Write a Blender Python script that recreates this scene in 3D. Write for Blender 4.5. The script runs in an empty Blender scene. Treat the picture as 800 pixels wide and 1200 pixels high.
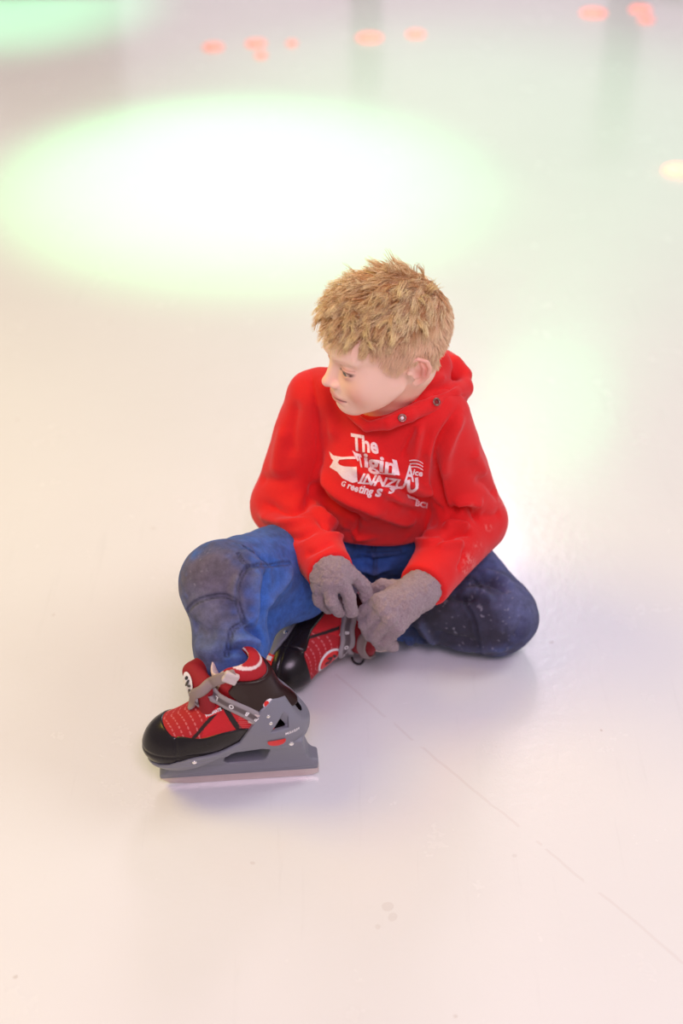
import bpy, bmesh, math, random, time
import numpy as np
from mathutils import Vector, Matrix
from mathutils.bvhtree import BVHTree

T0 = time.time()
random.seed(7)
rng = np.random.default_rng(7)
C = bpy.context.scene.collection
SC = bpy.context.scene

# ------------------------------------------------------------------ camera
F = 1700.0
PIT = math.radians(35)
CAM = np.array([-0.064, -1.893, 1.48])
cam_d = bpy.data.cameras.new('camera')
cam_d.sensor_fit = 'VERTICAL'
cam_d.sensor_height = 36
cam_d.sensor_width = 24
cam_d.lens = F / 1200 * 36
cam_d.dof.use_dof = True
cam_d.dof.focus_distance = 2.0
cam_d.dof.aperture_fstop = 2.0
cam_d.clip_start = 0.05
cam = bpy.data.objects.new('camera', cam_d)
cam.location = CAM
cam.rotation_euler = (math.pi / 2 - PIT, 0, 0)
C.objects.link(cam)
SC.camera = cam

# ------------------------------------------------------------------ world, lights, exposure
SC.view_settings.view_transform = 'Standard'
SC.view_settings.look = 'None'
SC.view_settings.gamma = 1
SC.view_settings.use_curve_mapping = False
SC.view_settings.exposure = 0.0
SC.cycles.max_bounces = 6

w = bpy.data.worlds.new('world')
SC.world = w
w.use_nodes = True
w.node_tree.nodes['Background'].inputs[0].default_value = (0.98, 0.92, 1.0, 1)
w.node_tree.nodes['Background'].inputs[1].default_value = 0.385


def look(o, tgt):
    d = Vector(tgt) - o.location
    o.rotation_euler = d.to_track_quat('-Z', 'Y').to_euler()


def area(name, loc, tgt, size, power, col):
    l = bpy.data.lights.new(name, 'AREA')
    l.shape = 'DISK'
    l.size = size
    l.energy = power
    l.color = col
    o = bpy.data.objects.new(name, l)
    o.location = loc
    look(o, tgt)
    C.objects.link(o)
    return o


def spot(name, loc, tgt, ang, power, col, blend=.5, rad=.03):
    l = bpy.data.lights.new(name, 'SPOT')
    l.spot_size = ang
    l.spot_blend = blend
    l.energy = power
    l.color = col
    l.shadow_soft_size = rad
    o = bpy.data.objects.new(name, l)
    o.location = loc
    look(o, tgt)
    C.objects.link(o)
    return o


area('rink_lamp', (-2.2, 0.3, 2.8), (-.5, 0, 0), 1.7, 56, (1.0, 0.74, 0.08))
area('rink_lamp', (0.3, -2.6, 3.0), (0, -.6, 0), 1.2, 55, (1.0, 0.76, 1.0))
area('rink_lamp', (2.3, 0.4, 2.8), (.4, .2, 0), 1.5, 31, (1.0, 1.0, .98))
area('rink_lamp', (.3, 4.6, 3.4), (0, 3.2, 0), 1.2, 58, (1.0, 0.82, 0.98))
spot('effect_lamp', (-0.9, 2.6, 3.6), (-0.36, 1.76, 0), math.radians(23), 900, (0.20, 1.0, 0.38), 1.0, .1)
spot('effect_lamp', (-1.4, 4.6, 3.4), (-1.25, 3.35, 0), math.radians(20), 620, (0.22, 1.0, 0.48), 1.0, .1)
spot('effect_lamp', (0.2, 3.2, 3.8), (.35, 2.1, 0), math.radians(40), 210, (0.34, 1.0, 0.45), 1.0, .1)
area('effect_lamp', (1.19, 5.57, 3.0), (.35, .57, 0), 0.8, 7, (0.10, 1.0, 0.40))


# ------------------------------------------------------------------ pixel helpers
fwv = np.array([0, math.cos(PIT), -math.sin(PIT)])
upv = np.array([0, math.sin(PIT), math.cos(PIT)])
rtv = np.array([1., 0, 0])


def rayd(px, py):
    return fwv + rtv * (px - 400) / F - upv * (py - 600) / F


def J(px, py, z):
    r = rayd(px, py)
    return CAM + (z - CAM[2]) / r[2] * r


def JY(px, py, y):
    r = rayd(px, py)
    return CAM + (y - CAM[1]) / r[1] * r


def project(V):
    d = np.asarray(V) - CAM
    z = d @ fwv
    return np.stack([400 + F * (d @ rtv) / z, 600 - F * (d @ upv) / z, z], -1)



# ------------------------------------------------------------------ SDF toolkit
f32 = np.float32


def v3(a):
    return np.asarray(a, dtype=f32)


def smin(a, b, k):
    h = np.clip(0.5 + 0.5 * (b - a) / k, 0, 1)
    return b + (a - b) * h - k * h * (1 - h)


def smax(a, b, k):
    return -smin(-a, -b, k)


def cone(P, a, b, ra, rb):
    a = v3(a); b = v3(b)
    ab = b - a
    t = np.clip(((P - a) @ ab) / max(1e-9, float(ab @ ab)), 0, 1)
    d = P - (a + t[:, None] * ab)
    return np.sqrt((d * d).sum(1)) - (ra + (rb - ra) * t)


def chain(P, pts, rad, k=None):
    d = None
    for i in range(len(pts) - 1):
        c = cone(P, pts[i], pts[i + 1], rad[i], rad[i + 1])
        d = c if d is None else (np.minimum(d, c) if k is None else smin(d, c, k))
    return d


def ball(P, c, r):
    d = P - v3(c)
    return np.sqrt((d * d).sum(1)) - r


def ell(P, c, r, R=None):
    q = P - v3(c)
    if R is not None:
        q = q @ v3(R)
    r = v3(r)
    k0 = np.sqrt(((q / r) ** 2).sum(1))
    k1 = np.sqrt(((q / (r * r)) ** 2).sum(1))
    return k0 * (k0 - 1) / np.maximum(k1, 1e-6)


def axes(lo, hi, h, fine=None):
    """grid lines along one axis; fine=(a,b,hf) refines a span"""
    if fine is None:
        return np.arange(lo, hi + h, h, dtype=f32)
    a, b, hf = fine
    parts = [np.arange(lo, a, h), np.arange(a, b, hf), np.arange(b, hi + h, h)]
    return np.concatenate(parts).astype(f32)


def mesh_sdf(f, X, Y, Z, B=8, pad=1.35):
    nx, ny, nz = len(X), len(Y), len(Z)
    D = np.full((nx, ny, nz), 1.0, f32)

    def blocks(n):
        s = list(range(0, n, B))
        return [(i, min(i + B, n)) for i in s]
    bx, by, bz = blocks(nx), blocks(ny), blocks(nz)

    def ext(A, bl):
        c = np.array([(A[i] + A[j - 1]) / 2 for i, j in bl]); e = np.array([(A[min(j, len(A) - 1)] - A[i]) for i, j in bl])
        return c, e
    cx, ex = ext(X, bx); cy, ey = ext(Y, by); cz, ez = ext(Z, bz)
    G = np.stack(np.meshgrid(cx, cy, cz, indexing='ij'), -1).reshape(-1, 3).astype(f32)
    E = np.stack(np.meshgrid(ex, ey, ez, indexing='ij'), -1).reshape(-1, 3)
    R = np.sqrt((E * E).sum(1)) * .5
    d = np.concatenate([f(g) for g in np.array_split(G, max(1, len(G) // 200000))])
    near = np.abs(d) < R * pad + 0.004
    ii, jj, kk = np.unravel_index(np.arange(len(G)), (len(bx), len(by), len(bz)))
    for q in np.nonzero((~near) & (d < 0))[0]:
        a, b, c = bx[ii[q]], by[jj[q]], bz[kk[q]]
        D[a[0]:a[1], b[0]:b[1], c[0]:c[1]] = -1
    idx = np.nonzero(near)[0]
    for ch in np.array_split(idx, max(1, len(idx) // 600)):
        pts = []; sl = []
        for q in ch:
            a, b, c = bx[ii[q]], by[jj[q]], bz[kk[q]]
            g = np.empty((a[1] - a[0], b[1] - b[0], c[1] - c[0], 3), f32)
            g[..., 0] = X[a[0]:a[1], None, None]; g[..., 1] = Y[None, b[0]:b[1], None]; g[..., 2] = Z[None, None, c[0]:c[1]]
            pts.append(g.reshape(-1, 3)); sl.append((a, b, c, g.shape[:3]))
        if not pts:
            continue
        r = f(np.concatenate(pts)); o = 0
        for a, b, c, s in sl:
            n = s[0] * s[1] * s[2]
            D[a[0]:a[1], b[0]:b[1], c[0]:c[1]] = r[o:o + n].reshape(s); o += n
    S = D < 0
    mixed = np.zeros((nx - 1, ny - 1, nz - 1), bool)
    s0 = S[:-1, :-1, :-1]
    for dx in (0, 1):
        for dy in (0, 1):
            for dz in (0, 1):
                mixed |= S[dx:nx - 1 + dx, dy:ny - 1 + dy, dz:nz - 1 + dz] != s0
    I, Jx, K = np.nonzero(mixed)
    m = len(I)
    ids = np.full(mixed.shape, -1, np.int32); ids[I, Jx, K] = np.arange(m)
    acc = np.zeros((m, 3)); cnt = np.zeros(m)
    cor = [(a, b, c) for a in (0, 1) for b in (0, 1) for c in (0, 1)]
    val = {c: D[I + c[0], Jx + c[1], K + c[2]] for c in cor}

    def pos(c):
        return np.stack([X[I + c[0]], Y[Jx + c[1]], Z[K + c[2]]], -1)
    for c in cor:
        for ax in range(3):
            if c[ax] == 0:
                e = list(c); e[ax] = 1; e = tuple(e)
                a, b = val[c], val[e]
                cr = (a < 0) != (b < 0)
                t = np.clip(a / np.where(cr, a - b, 1), .02, .98)[:, None]
                p = pos(c) * (1 - t) + pos(e) * t
                acc[cr] += p[cr]; cnt[cr] += 1
    V = acc / cnt[:, None]
    Q = []
    for ax in range(3):
        a = S.take(range(0, S.shape[ax] - 1), ax); b = S.take(range(1, S.shape[ax]), ax)
        i, j, k = np.nonzero(a != b)
        u, v = [(1, 2), (2, 0), (0, 1)][ax]
        P3 = np.stack([i, j, k], -1)
        ok = (P3[:, u] > 0) & (P3[:, v] > 0) & (P3[:, u] < S.shape[u] - 1) & (P3[:, v] < S.shape[v] - 1)
        P3 = P3[ok]

        def cid(du, dv):
            q = P3.copy(); q[:, u] -= du; q[:, v] -= dv
            return ids[q[:, 0], q[:, 1], q[:, 2]]
        q = np.stack([cid(1, 1), cid(0, 1), cid(0, 0), cid(1, 0)], -1)
        ins = S[P3[:, 0], P3[:, 1], P3[:, 2]]
        q[~ins] = q[~ins][:, ::-1]
        Q.append(q)
    Q = np.concatenate(Q)
    Q = Q[(Q >= 0).all(1)]
    return V, Q


def edges_of(Q):
    E = np.concatenate([np.stack([Q[:, i], Q[:, (i + 1) % Q.shape[1]]], -1) for i in range(Q.shape[1])])
    return E


def smooth(V, Q, n=2, lam=.5, mask=None):
    E = edges_of(Q)
    deg = np.bincount(E.ravel(), minlength=len(V)).astype(float)
    for it in range(n):
        S = np.zeros_like(V)
        for ax in range(3):
            S[:, ax] = np.bincount(E[:, 0], V[E[:, 1], ax], len(V)) + np.bincount(E[:, 1], V[E[:, 0], ax], len(V))
        T = S / np.maximum(deg, 1)[:, None]
        l = lam if mask is None else (lam * mask)[:, None]
        V = V + (T - V) * l
    return V


def normals(V, Q):
    n = np.cross(V[Q[:, 2]] - V[Q[:, 0]], V[Q[:, 3]] - V[Q[:, 1]])
    N = np.zeros_like(V)
    for i in range(4):
        for ax in range(3):
            N[:, ax] += np.bincount(Q[:, i], n[:, ax], len(V))
    return N / np.maximum(np.linalg.norm(N, axis=1), 1e-12)[:, None]


def segdist(V, pts):
    """distance to polyline, and 0..1 position along it"""
    pts = [np.asarray(p, float) for p in pts]
    L = [0]
    for a, b in zip(pts, pts[1:]):
        L.append(L[-1] + np.linalg.norm(b - a))
    best = np.full(len(V), 9.); tt = np.zeros(len(V))
    for i, (a, b) in enumerate(zip(pts, pts[1:])):
        ab = b - a
        t = np.clip(((V - a) @ ab) / max(1e-12, ab @ ab), 0, 1)
        d = np.linalg.norm(V - (a + t[:, None] * ab), axis=1)
        m = d < best
        best[m] = d[m]; tt[m] = (L[i] + t[m] * (L[i + 1] - L[i])) / L[-1]
    return best, tt


def pick(V, N, px, py, rad=4):
    """point of the mesh seen under a photo pixel"""
    S = pick.cache
    if S is None or S[0] is not V:
        pr = project(V)
        fr = ((V - CAM) * N).sum(1) < 0
        pick.cache = S = (V, pr, fr)
    _, pr, fr = S
    d2 = (pr[:, 0] - px) ** 2 + (pr[:, 1] - py) ** 2
    m = (d2 < rad * rad) & fr
    if not m.any():
        return pick(V, N, px, py, rad * 1.7) if rad < 60 else V[np.argmin(d2)]
    i = np.nonzero(m)[0]
    return V[i[np.argmin(pr[i, 2] + np.sqrt(d2[i]) * 2e-4)]]


pick.cache = None


def curve_px(pts, n=5):
    """smooth pixel polyline (Catmull-Rom)"""
    if len(pts) < 3:
        return [np.array(pts[0]) * (1 - t) + np.array(pts[1]) * t for t in np.linspace(0, 1, n)]
    P = [np.array(p, float) for p in pts]
    P = [2 * P[0] - P[1]] + P + [2 * P[-1] - P[-2]]
    out = []
    for i in range(1, len(P) - 2):
        for t in np.linspace(0, 1, n, endpoint=False):
            a, b, c, d = P[i - 1:i + 3]
            out.append(.5 * (2 * b + (c - a) * t + (2 * a - 5 * b + 4 * c - d) * t * t + (3 * b - a - 3 * c + d) * t ** 3))
    out.append(P[-2])
    return out


def soft(pts):
    P = np.array(pts, float)
    for _ in range(3):
        P[1:-1] = (P[:-2] + 2 * P[1:-1] + P[2:]) / 4
    return list(P)


def stroke(V, N, px, width, depth, taper=True):
    """a fold: ridge (+) or groove (-) pressed along a line seen in the cloth"""
    pts = soft([pick(V, N, x, y) for x, y in curve_px(px, 4)])
    d, t = segdist(V, pts)
    g = np.exp(-(d / width) ** 2) * depth
    if taper:
        g *= np.clip(np.minimum(t, 1 - t) * 5 + .15, 0, 1)
    return g


def vnoise(P, s, seed=0):
    """cheap smooth value noise"""
    q = P / s + seed * 17.13
    i = np.floor(q).astype(np.int64); f = q - i
    f = f * f * (3 - 2 * f)
    r = np.zeros(len(P))
    for a in (0, 1):
        for b in (0, 1):
            for c in (0, 1):
                h = ((i[:, 0] + a) * 73856093) ^ ((i[:, 1] + b) * 19349663) ^ ((i[:, 2] + c) * 83492791)
                h = (h * 1103515245 + 12345) & 0x7fffffff
                h = ((h >> 8) * 2654435 & 0xffffff) / float(0xffffff)
                w_ = (f[:, 0] if a else 1 - f[:, 0]) * (f[:, 1] if b else 1 - f[:, 1]) * (f[:, 2] if c else 1 - f[:, 2])
                r += h * w_
    return r * 2 - 1


def sstep(a, b, x):
    t = np.clip((x - a) / (b - a), 0, 1)
    return t * t * (3 - 2 * t)


# ------------------------------------------------------------------ object helpers
def srgb(r, g, b):
    f = lambda c: (c / 255 / 12.92) if c / 255 <= .04045 else ((c / 255 + .055) / 1.055) ** 2.4
    return np.array([f(r), f(g), f(b)])


def mk(name, V, Q, mat, parent=None, cols=None, attrs=None, sm=True):
    me = bpy.data.meshes.new(name)
    V = np.asarray(V, dtype=float)
    q = parent
    while q is not None:
        V = V - np.array(q.location); q = q.parent
    V = np.asarray(V, dtype=f32); Q = np.asarray(Q, dtype=np.int32)
    n, m, k = len(V), len(Q), Q.shape[1]
    me.vertices.add(n); me.vertices.foreach_set('co', V.ravel())
    me.loops.add(m * k); me.loops.foreach_set('vertex_index', Q.ravel())
    me.polygons.add(m); me.polygons.foreach_set('loop_start', np.arange(0, m * k, k, dtype=np.int32))
    me.polygons.foreach_set('use_smooth', np.full(m, sm))
    me.update(calc_edges=True)
    me.validate()
    if cols is not None:
        a = me.color_attributes.new('tint', 'FLOAT_COLOR', 'POINT')
        c = np.ones((n, 4), f32); c[:, :3] = cols
        a.data.foreach_set('color', c.ravel())
    for nm, arr in (attrs or {}).items():
        a = me.attributes.new(nm, 'FLOAT', 'POINT')
        a.data.foreach_set('value', np.asarray(arr, f32))
    me.materials.append(mat)
    o = bpy.data.objects.new(name, me)
    C.objects.link(o)
    if parent is not None:
        o.parent = parent
    return o


def empty(name, loc, parent=None):
    o = bpy.data.objects.new(name, None)
    o.location = loc
    o.empty_display_size = .1
    C.objects.link(o)
    if parent is not None:
        o.parent = parent
    return o


class NT:
    def __init__(s, name):
        s.m = bpy.data.materials.new(name); s.m.use_nodes = True
        s.t = s.m.node_tree; s.b = s.t.nodes['Principled BSDF']

    def n(s, ty, **kw):
        x = s.t.nodes.new(ty)
        for k, v in kw.items():
            if hasattr(x, k):
                setattr(x, k, v)
            else:
                x.inputs[k.replace('_', ' ')].default_value = v
        return x

    def l(s, a, b):
        s.t.links.new(a, b)

    def set(s, **kw):
        for k, v in kw.items():
            s.b.inputs[k.replace('_', ' ')].default_value = v

    def bump(s, src, strength=.3, dist=.001, prev=None):
        b = s.n('ShaderNodeBump'); b.inputs['Strength'].default_value = strength
        b.inputs['Distance'].default_value = dist
        s.l(src, b.inputs['Height'])
        if prev is not None:
            s.l(prev.outputs[0], b.inputs['Normal'])
        s.l(b.outputs[0], s.b.inputs['Normal'])
        return b

    def noise(s, scale, detail=3, rough=.5, coord=None):
        x = s.n('ShaderNodeTexNoise'); x.inputs['Scale'].default_value = scale
        x.inputs['Detail'].default_value = detail; x.inputs['Roughness'].default_value = rough
        if coord is None:
            coord = s.coord()
        s.l(coord, x.inputs['Vector'])
        return x

    def coord(s):
        if not hasattr(s, '_c'):
            s._c = s.n('ShaderNodeTexCoord').outputs['Object']
        return s._c

    def ramp(s, src, stops):
        r = s.n('ShaderNodeValToRGB')
        e = r.color_ramp.elements
        while len(e) < len(stops):
            e.new(.5)
        for i, (p, c) in enumerate(stops):
            e[i].position = p; e[i].color = tuple(c) + (1,) if len(c) == 3 else c
        s.l(src, r.inputs[0])
        return r

    def mix(s, fac, a, b, mode='MIX'):
        x = s.n('ShaderNodeMix'); x.data_type = 'RGBA'; x.blend_type = mode
        for v, i in ((fac, 0), (a, 6), (b, 7)):
            if hasattr(v, 'is_output') or isinstance(v, bpy.types.NodeSocket):
                s.l(v, x.inputs[i])
            elif i == 0:
                x.inputs[0].default_value = v
            else:
                x.inputs[i].default_value = tuple(v) + (1,) if len(v) == 3 else v
        return x.outputs[2]


def tint_mat(name, rough=.6, bump=None, sheen=0, coat=0, metal=0, spec=.5, sss=0, var=0.0, vscale=200):
    t = NT(name)
    a = t.n('ShaderNodeVertexColor'); a.layer_name = 'tint'
    c = a.outputs[0]
    if var:
        nz = t.noise(vscale, 4, .6)
        r = t.ramp(nz.outputs[0], [(.3, (1 - var,) * 3), (.7, (1 + var,) * 3)])
        c = t.mix(1.0, c, r.outputs[0], 'MULTIPLY')
    t.l(c, t.b.inputs['Base Color'])
    t.set(Roughness=rough, Metallic=metal)
    t.b.inputs['Specular IOR Level'].default_value = spec
    t.b.inputs['Sheen Weight'].default_value = sheen
    t.b.inputs['Coat Weight'].default_value = coat
    if sss:
        t.b.inputs['Subsurface Weight'].default_value = sss
        t.b.inputs['Subsurface Radius'].default_value = (1.0, .35, .2)
        t.b.inputs['Subsurface Scale'].default_value = .006
    if bump:
        t.bump(t.noise(bump[0], 4, .65).outputs[0], bump[1], bump[2])
    return t.m


def plain(name, col, rough=.5, metal=0, bump=None, coat=0, var=0):
    t = NT(name)
    if var:
        nz = t.noise(60, 4, .6)
        r = t.ramp(nz.outputs[0], [(.3, tuple(np.array(col) * (1 - var))), (.7, tuple(np.minimum(1, np.array(col) * (1 + var))))])
        t.l(r.outputs[0], t.b.inputs['Base Color'])
    else:
        t.b.inputs['Base Color'].default_value = tuple(col) + (1,)
    t.set(Roughness=rough, Metallic=metal)
    t.b.inputs['Coat Weight'].default_value = coat
    if bump:
        t.bump(t.noise(bump[0], 4, .65).outputs[0], bump[1], bump[2])
    return t.m


# ------------------------------------------------------------------ the ice and the rink
t = NT('rink_ice')
co = t.coord()
big = t.noise(1.3, 4, .6)
base = t.ramp(big.outputs[0], [(.3, (.78, .78, .78)), (.7, (.82, .82, .82))])
mp = t.n('ShaderNodeMapping'); mp.inputs['Rotation'].default_value = (0, 0, math.radians(38)); mp.inputs['Scale'].default_value = (1, .06, 1)
t.l(co, mp.inputs[0])
scr = t.noise(46, 5, .7, mp.outputs[0])
sr = t.ramp(scr.outputs[0], [(.26, (.955,) * 3), (.40, (1,) * 3)])
c1 = t.mix(1.0, base.outputs[0], sr.outputs[0], 'MULTIPLY')
vo = t.n('ShaderNodeTexVoronoi'); vo.inputs['Scale'].default_value = 9; t.l(co, vo.inputs['Vector'])
dn = t.noise(3.1, 2)
ad = t.n('ShaderNodeMath', operation='MULTIPLY'); t.l(dn.outputs[0], ad.inputs[0]); ad.inputs[1].default_value = .06
lt = t.n('ShaderNodeMath', operation='LESS_THAN'); t.l(vo.outputs['Distance'], lt.inputs[0]); lt.inputs[1].default_value = .022
n4 = t.noise(2.3, 1)
gt = t.n('ShaderNodeMath', operation='GREATER_THAN'); t.l(n4.outputs[0], gt.inputs[0]); gt.inputs[1].default_value = .56
mu = t.n('ShaderNodeMath', operation='MULTIPLY'); t.l(lt.outputs[0], mu.inputs[0]); t.l(gt.outputs[0], mu.inputs[1])
mu2 = t.n('ShaderNodeMath', operation='MULTIPLY'); t.l(mu.outputs[0], mu2.inputs[0]); mu2.inputs[1].default_value = .55
c2 = t.mix(mu2.outputs[0], c1, (.42, .33, .27))
# the faint seam between two ice sheets, and scuffs
A_, B_ = J(392, 790, 0), J(815, 1140, 0)
nn_ = np.array([-(B_ - A_)[1], (B_ - A_)[0], 0]); nn_ /= np.linalg.norm(nn_)
wob = t.noise(11, 3)


def math_(op, a, b=None):
    x = t.n('ShaderNodeMath', operation=op)
    for i, v in enumerate((a, b)):
        if v is None:
            continue
        if isinstance(v, bpy.types.NodeSocket):
            t.l(v, x.inputs[i])
        else:
            x.inputs[i].default_value = v
    return x.outputs[0]


def vdot(vec, src):
    x = t.n('ShaderNodeVectorMath', operation='DOT_PRODUCT'); t.l(src, x.inputs[0]); x.inputs[1].default_value = tuple(vec)
    return x.outputs['Value']


dl = math_('SUBTRACT', vdot(nn_, co), float(nn_ @ A_))
dl = math_('ABSOLUTE', math_('ADD', dl, math_('MULTIPLY', math_('SUBTRACT', wob.outputs[0], .5), .012)))
tt = (B_ - A_) / np.linalg.norm(B_ - A_)
al = math_('SUBTRACT', vdot(tt, co), float(tt @ A_))
line = math_('MULTIPLY', math_('LESS_THAN', dl, .0022), math_('GREATER_THAN', al, 0.0))
nl_ = t.noise(23, 2)
line = math_('MULTIPLY', line, math_('MULTIPLY', math_('GREATER_THAN', nl_.outputs[0], .42), .12))
c2 = t.mix(line, c2, (.50, .36, .33))
for sx_, sy_, sr_, sa_ in ((128, 378, .004, .5), (228, 332, .005, .3), (646, 750, .004, .5), (706, 856, .003, .6), (532, 1196, .004, .4), (450, 1062, .010, .22), (456, 1074, .007, .2),
                      (440, 1085, .005, .2), (180, 620, .006, .2), (62, 720, .004, .3), (20, 1145, .004, .5), (300, 1010, .004, .25), (600, 1000, .004, .2), (20, 492, .006, .25), (255, 505, .004, .2)):
    g_ = J(sx_, sy_, 0)
    ds = t.n('ShaderNodeVectorMath', operation='DISTANCE'); ds.inputs[1].default_value = tuple(g_)
    off_ = t.n('ShaderNodeVectorMath', operation='MULTIPLY_ADD'); t.l(wob.outputs['Color'], off_.inputs[0]); off_.inputs[1].default_value = (.03, .03, 0); t.l(co, off_.inputs[2])
    sub_ = t.n('ShaderNodeVectorMath', operation='SUBTRACT'); t.l(off_.outputs[0], sub_.inputs[0]); sub_.inputs[1].default_value = (.015, .015, 0)
    t.l(sub_.outputs[0], ds.inputs[0])
    c2 = t.mix(math_('MULTIPLY', math_('LESS_THAN', ds.outputs['Value'], sr_ * .8), sa_ * .7), c2, (.42, .33, .28))
t.l(c2, t.b.inputs['Base Color'])
rr = t.noise(7, 5, .7)
rm = t.n('ShaderNodeMapRange'); t.l(rr.outputs[0], rm.inputs[0]); rm.inputs[3].default_value = .16; rm.inputs[4].default_value = .34
t.l(rm.outputs[0], t.b.inputs['Roughness'])
t.b.inputs['IOR'].default_value = 1.45
t.b.inputs['Coat Weight'].default_value = .65
t.b.inputs['Coat Roughness'].default_value = .14
t.b.inputs['Coat IOR'].default_value = 1.4
b1 = t.bump(t.noise(45, 5, .65).outputs[0], .22, .004)
ice_m = t.m
v = np.array([(-9, -5, 0), (9, -5, 0), (9, 9, 0), (-9, 9, 0)], float)
floor = mk('floor', v, np.array([[0, 1, 2, 3]]), ice_m, sm=False)
floor['kind'] = 'structure'


def box_mesh(lo, hi, bev=.0):
    bm = bmesh.new()
    bmesh.ops.create_cube(bm, size=1)
    for v in bm.verts:
        v.co = [(lo[i] + hi[i]) / 2 + v.co[i] * (hi[i] - lo[i]) for i in range(3)]
    if bev:
        bmesh.ops.bevel(bm, geom=bm.edges[:], offset=bev, segments=3, affect='EDGES', profile=.5)
    return bm


def bm_obj(name, bm, mat, parent=None):
    me = bpy.data.meshes.new(name); bm.to_mesh(me); bm.free(); me.materials.append(mat)
    o = bpy.data.objects.new(name, me); C.objects.link(o)
    if parent: o.parent = parent
    return o


# unseen barrier beyond the frame, and blocks added for their reflections in the ice
for nm, lo, hi, col in (('wall_back', (-9, 5.3, 0), (9, 5.45, 1.15), (.80, .74, .74)),
                        ('trim_1', (-1.42, 3.62, 0), (-.93, 3.9, .54), (.22, .10, .04)),
                        ('trim_2', (-.03, 3.62, 0), (.09, 3.72, .43), (.22, .30, .18)),
                        ('trim_3', (.94, 3.62, 0), (1.07, 3.72, .67), (.20, .28, .18))):
    o = bm_obj(nm, box_mesh(lo, hi, .02), plain(nm + '_paint', col, .6, var=.1))
    o['kind'] = 'structure'
# ------------------------------------------------------------------ the boy: skeleton
PER = empty('person', (0, 0, 0))
PER['label'] = 'boy in red hoodie, jeans, gloves and skates sitting on the ice'
PER['category'] = 'person'

hipC = np.array([0.0, .03, .10])
hipL, hipR = hipC + [.065, -.01, 0], hipC + [-.065, -.01, 0]
kneeR, ankR = J(262, 684, .265), np.array([-.205, -.425, .11])
kneeL = J(583, 722, .062)
ankL = J(398, 716, .07)
shR, elR, wrR = J(372, 468, .392), J(334, 590, .225), J(385, 668, .238)
shL, elL, wrL = J(511, 492, .385), J(551, 611, .19), J(494, 690, .185)
neck0 = (shR + shL) / 2 + [0.0, .012, .02]

# head frame: local -Y is the face direction, +X the boy's left, +Z up
HS = .90
yaw, nod, roll = math.radians(-68), math.radians(7), math.radians(2)


def rx(a): return np.array([[1, 0, 0], [0, math.cos(a), -math.sin(a)], [0, math.sin(a), math.cos(a)]])
def ry(a): return np.array([[math.cos(a), 0, math.sin(a)], [0, 1, 0], [-math.sin(a), 0, math.cos(a)]])
def rz(a): return np.array([[math.cos(a), -math.sin(a), 0], [math.sin(a), math.cos(a), 0], [0, 0, 1]])


HM = rz(yaw) @ rx(nod) @ ry(roll)
EAR = J(485, 439, .515)
H0 = EAR - HM @ np.array([.074, .006, -.004]) * HS


def toH(P):
    return (((P - H0.astype(f32)) @ HM.astype(f32)) / HS).astype(f32)


def fromH(p):
    return H0 + (np.asarray(p, float) * HS) @ HM.T


def mir(P):
    q = P.copy(); q[:, 0] = np.abs(q[:, 0]); return q


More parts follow.
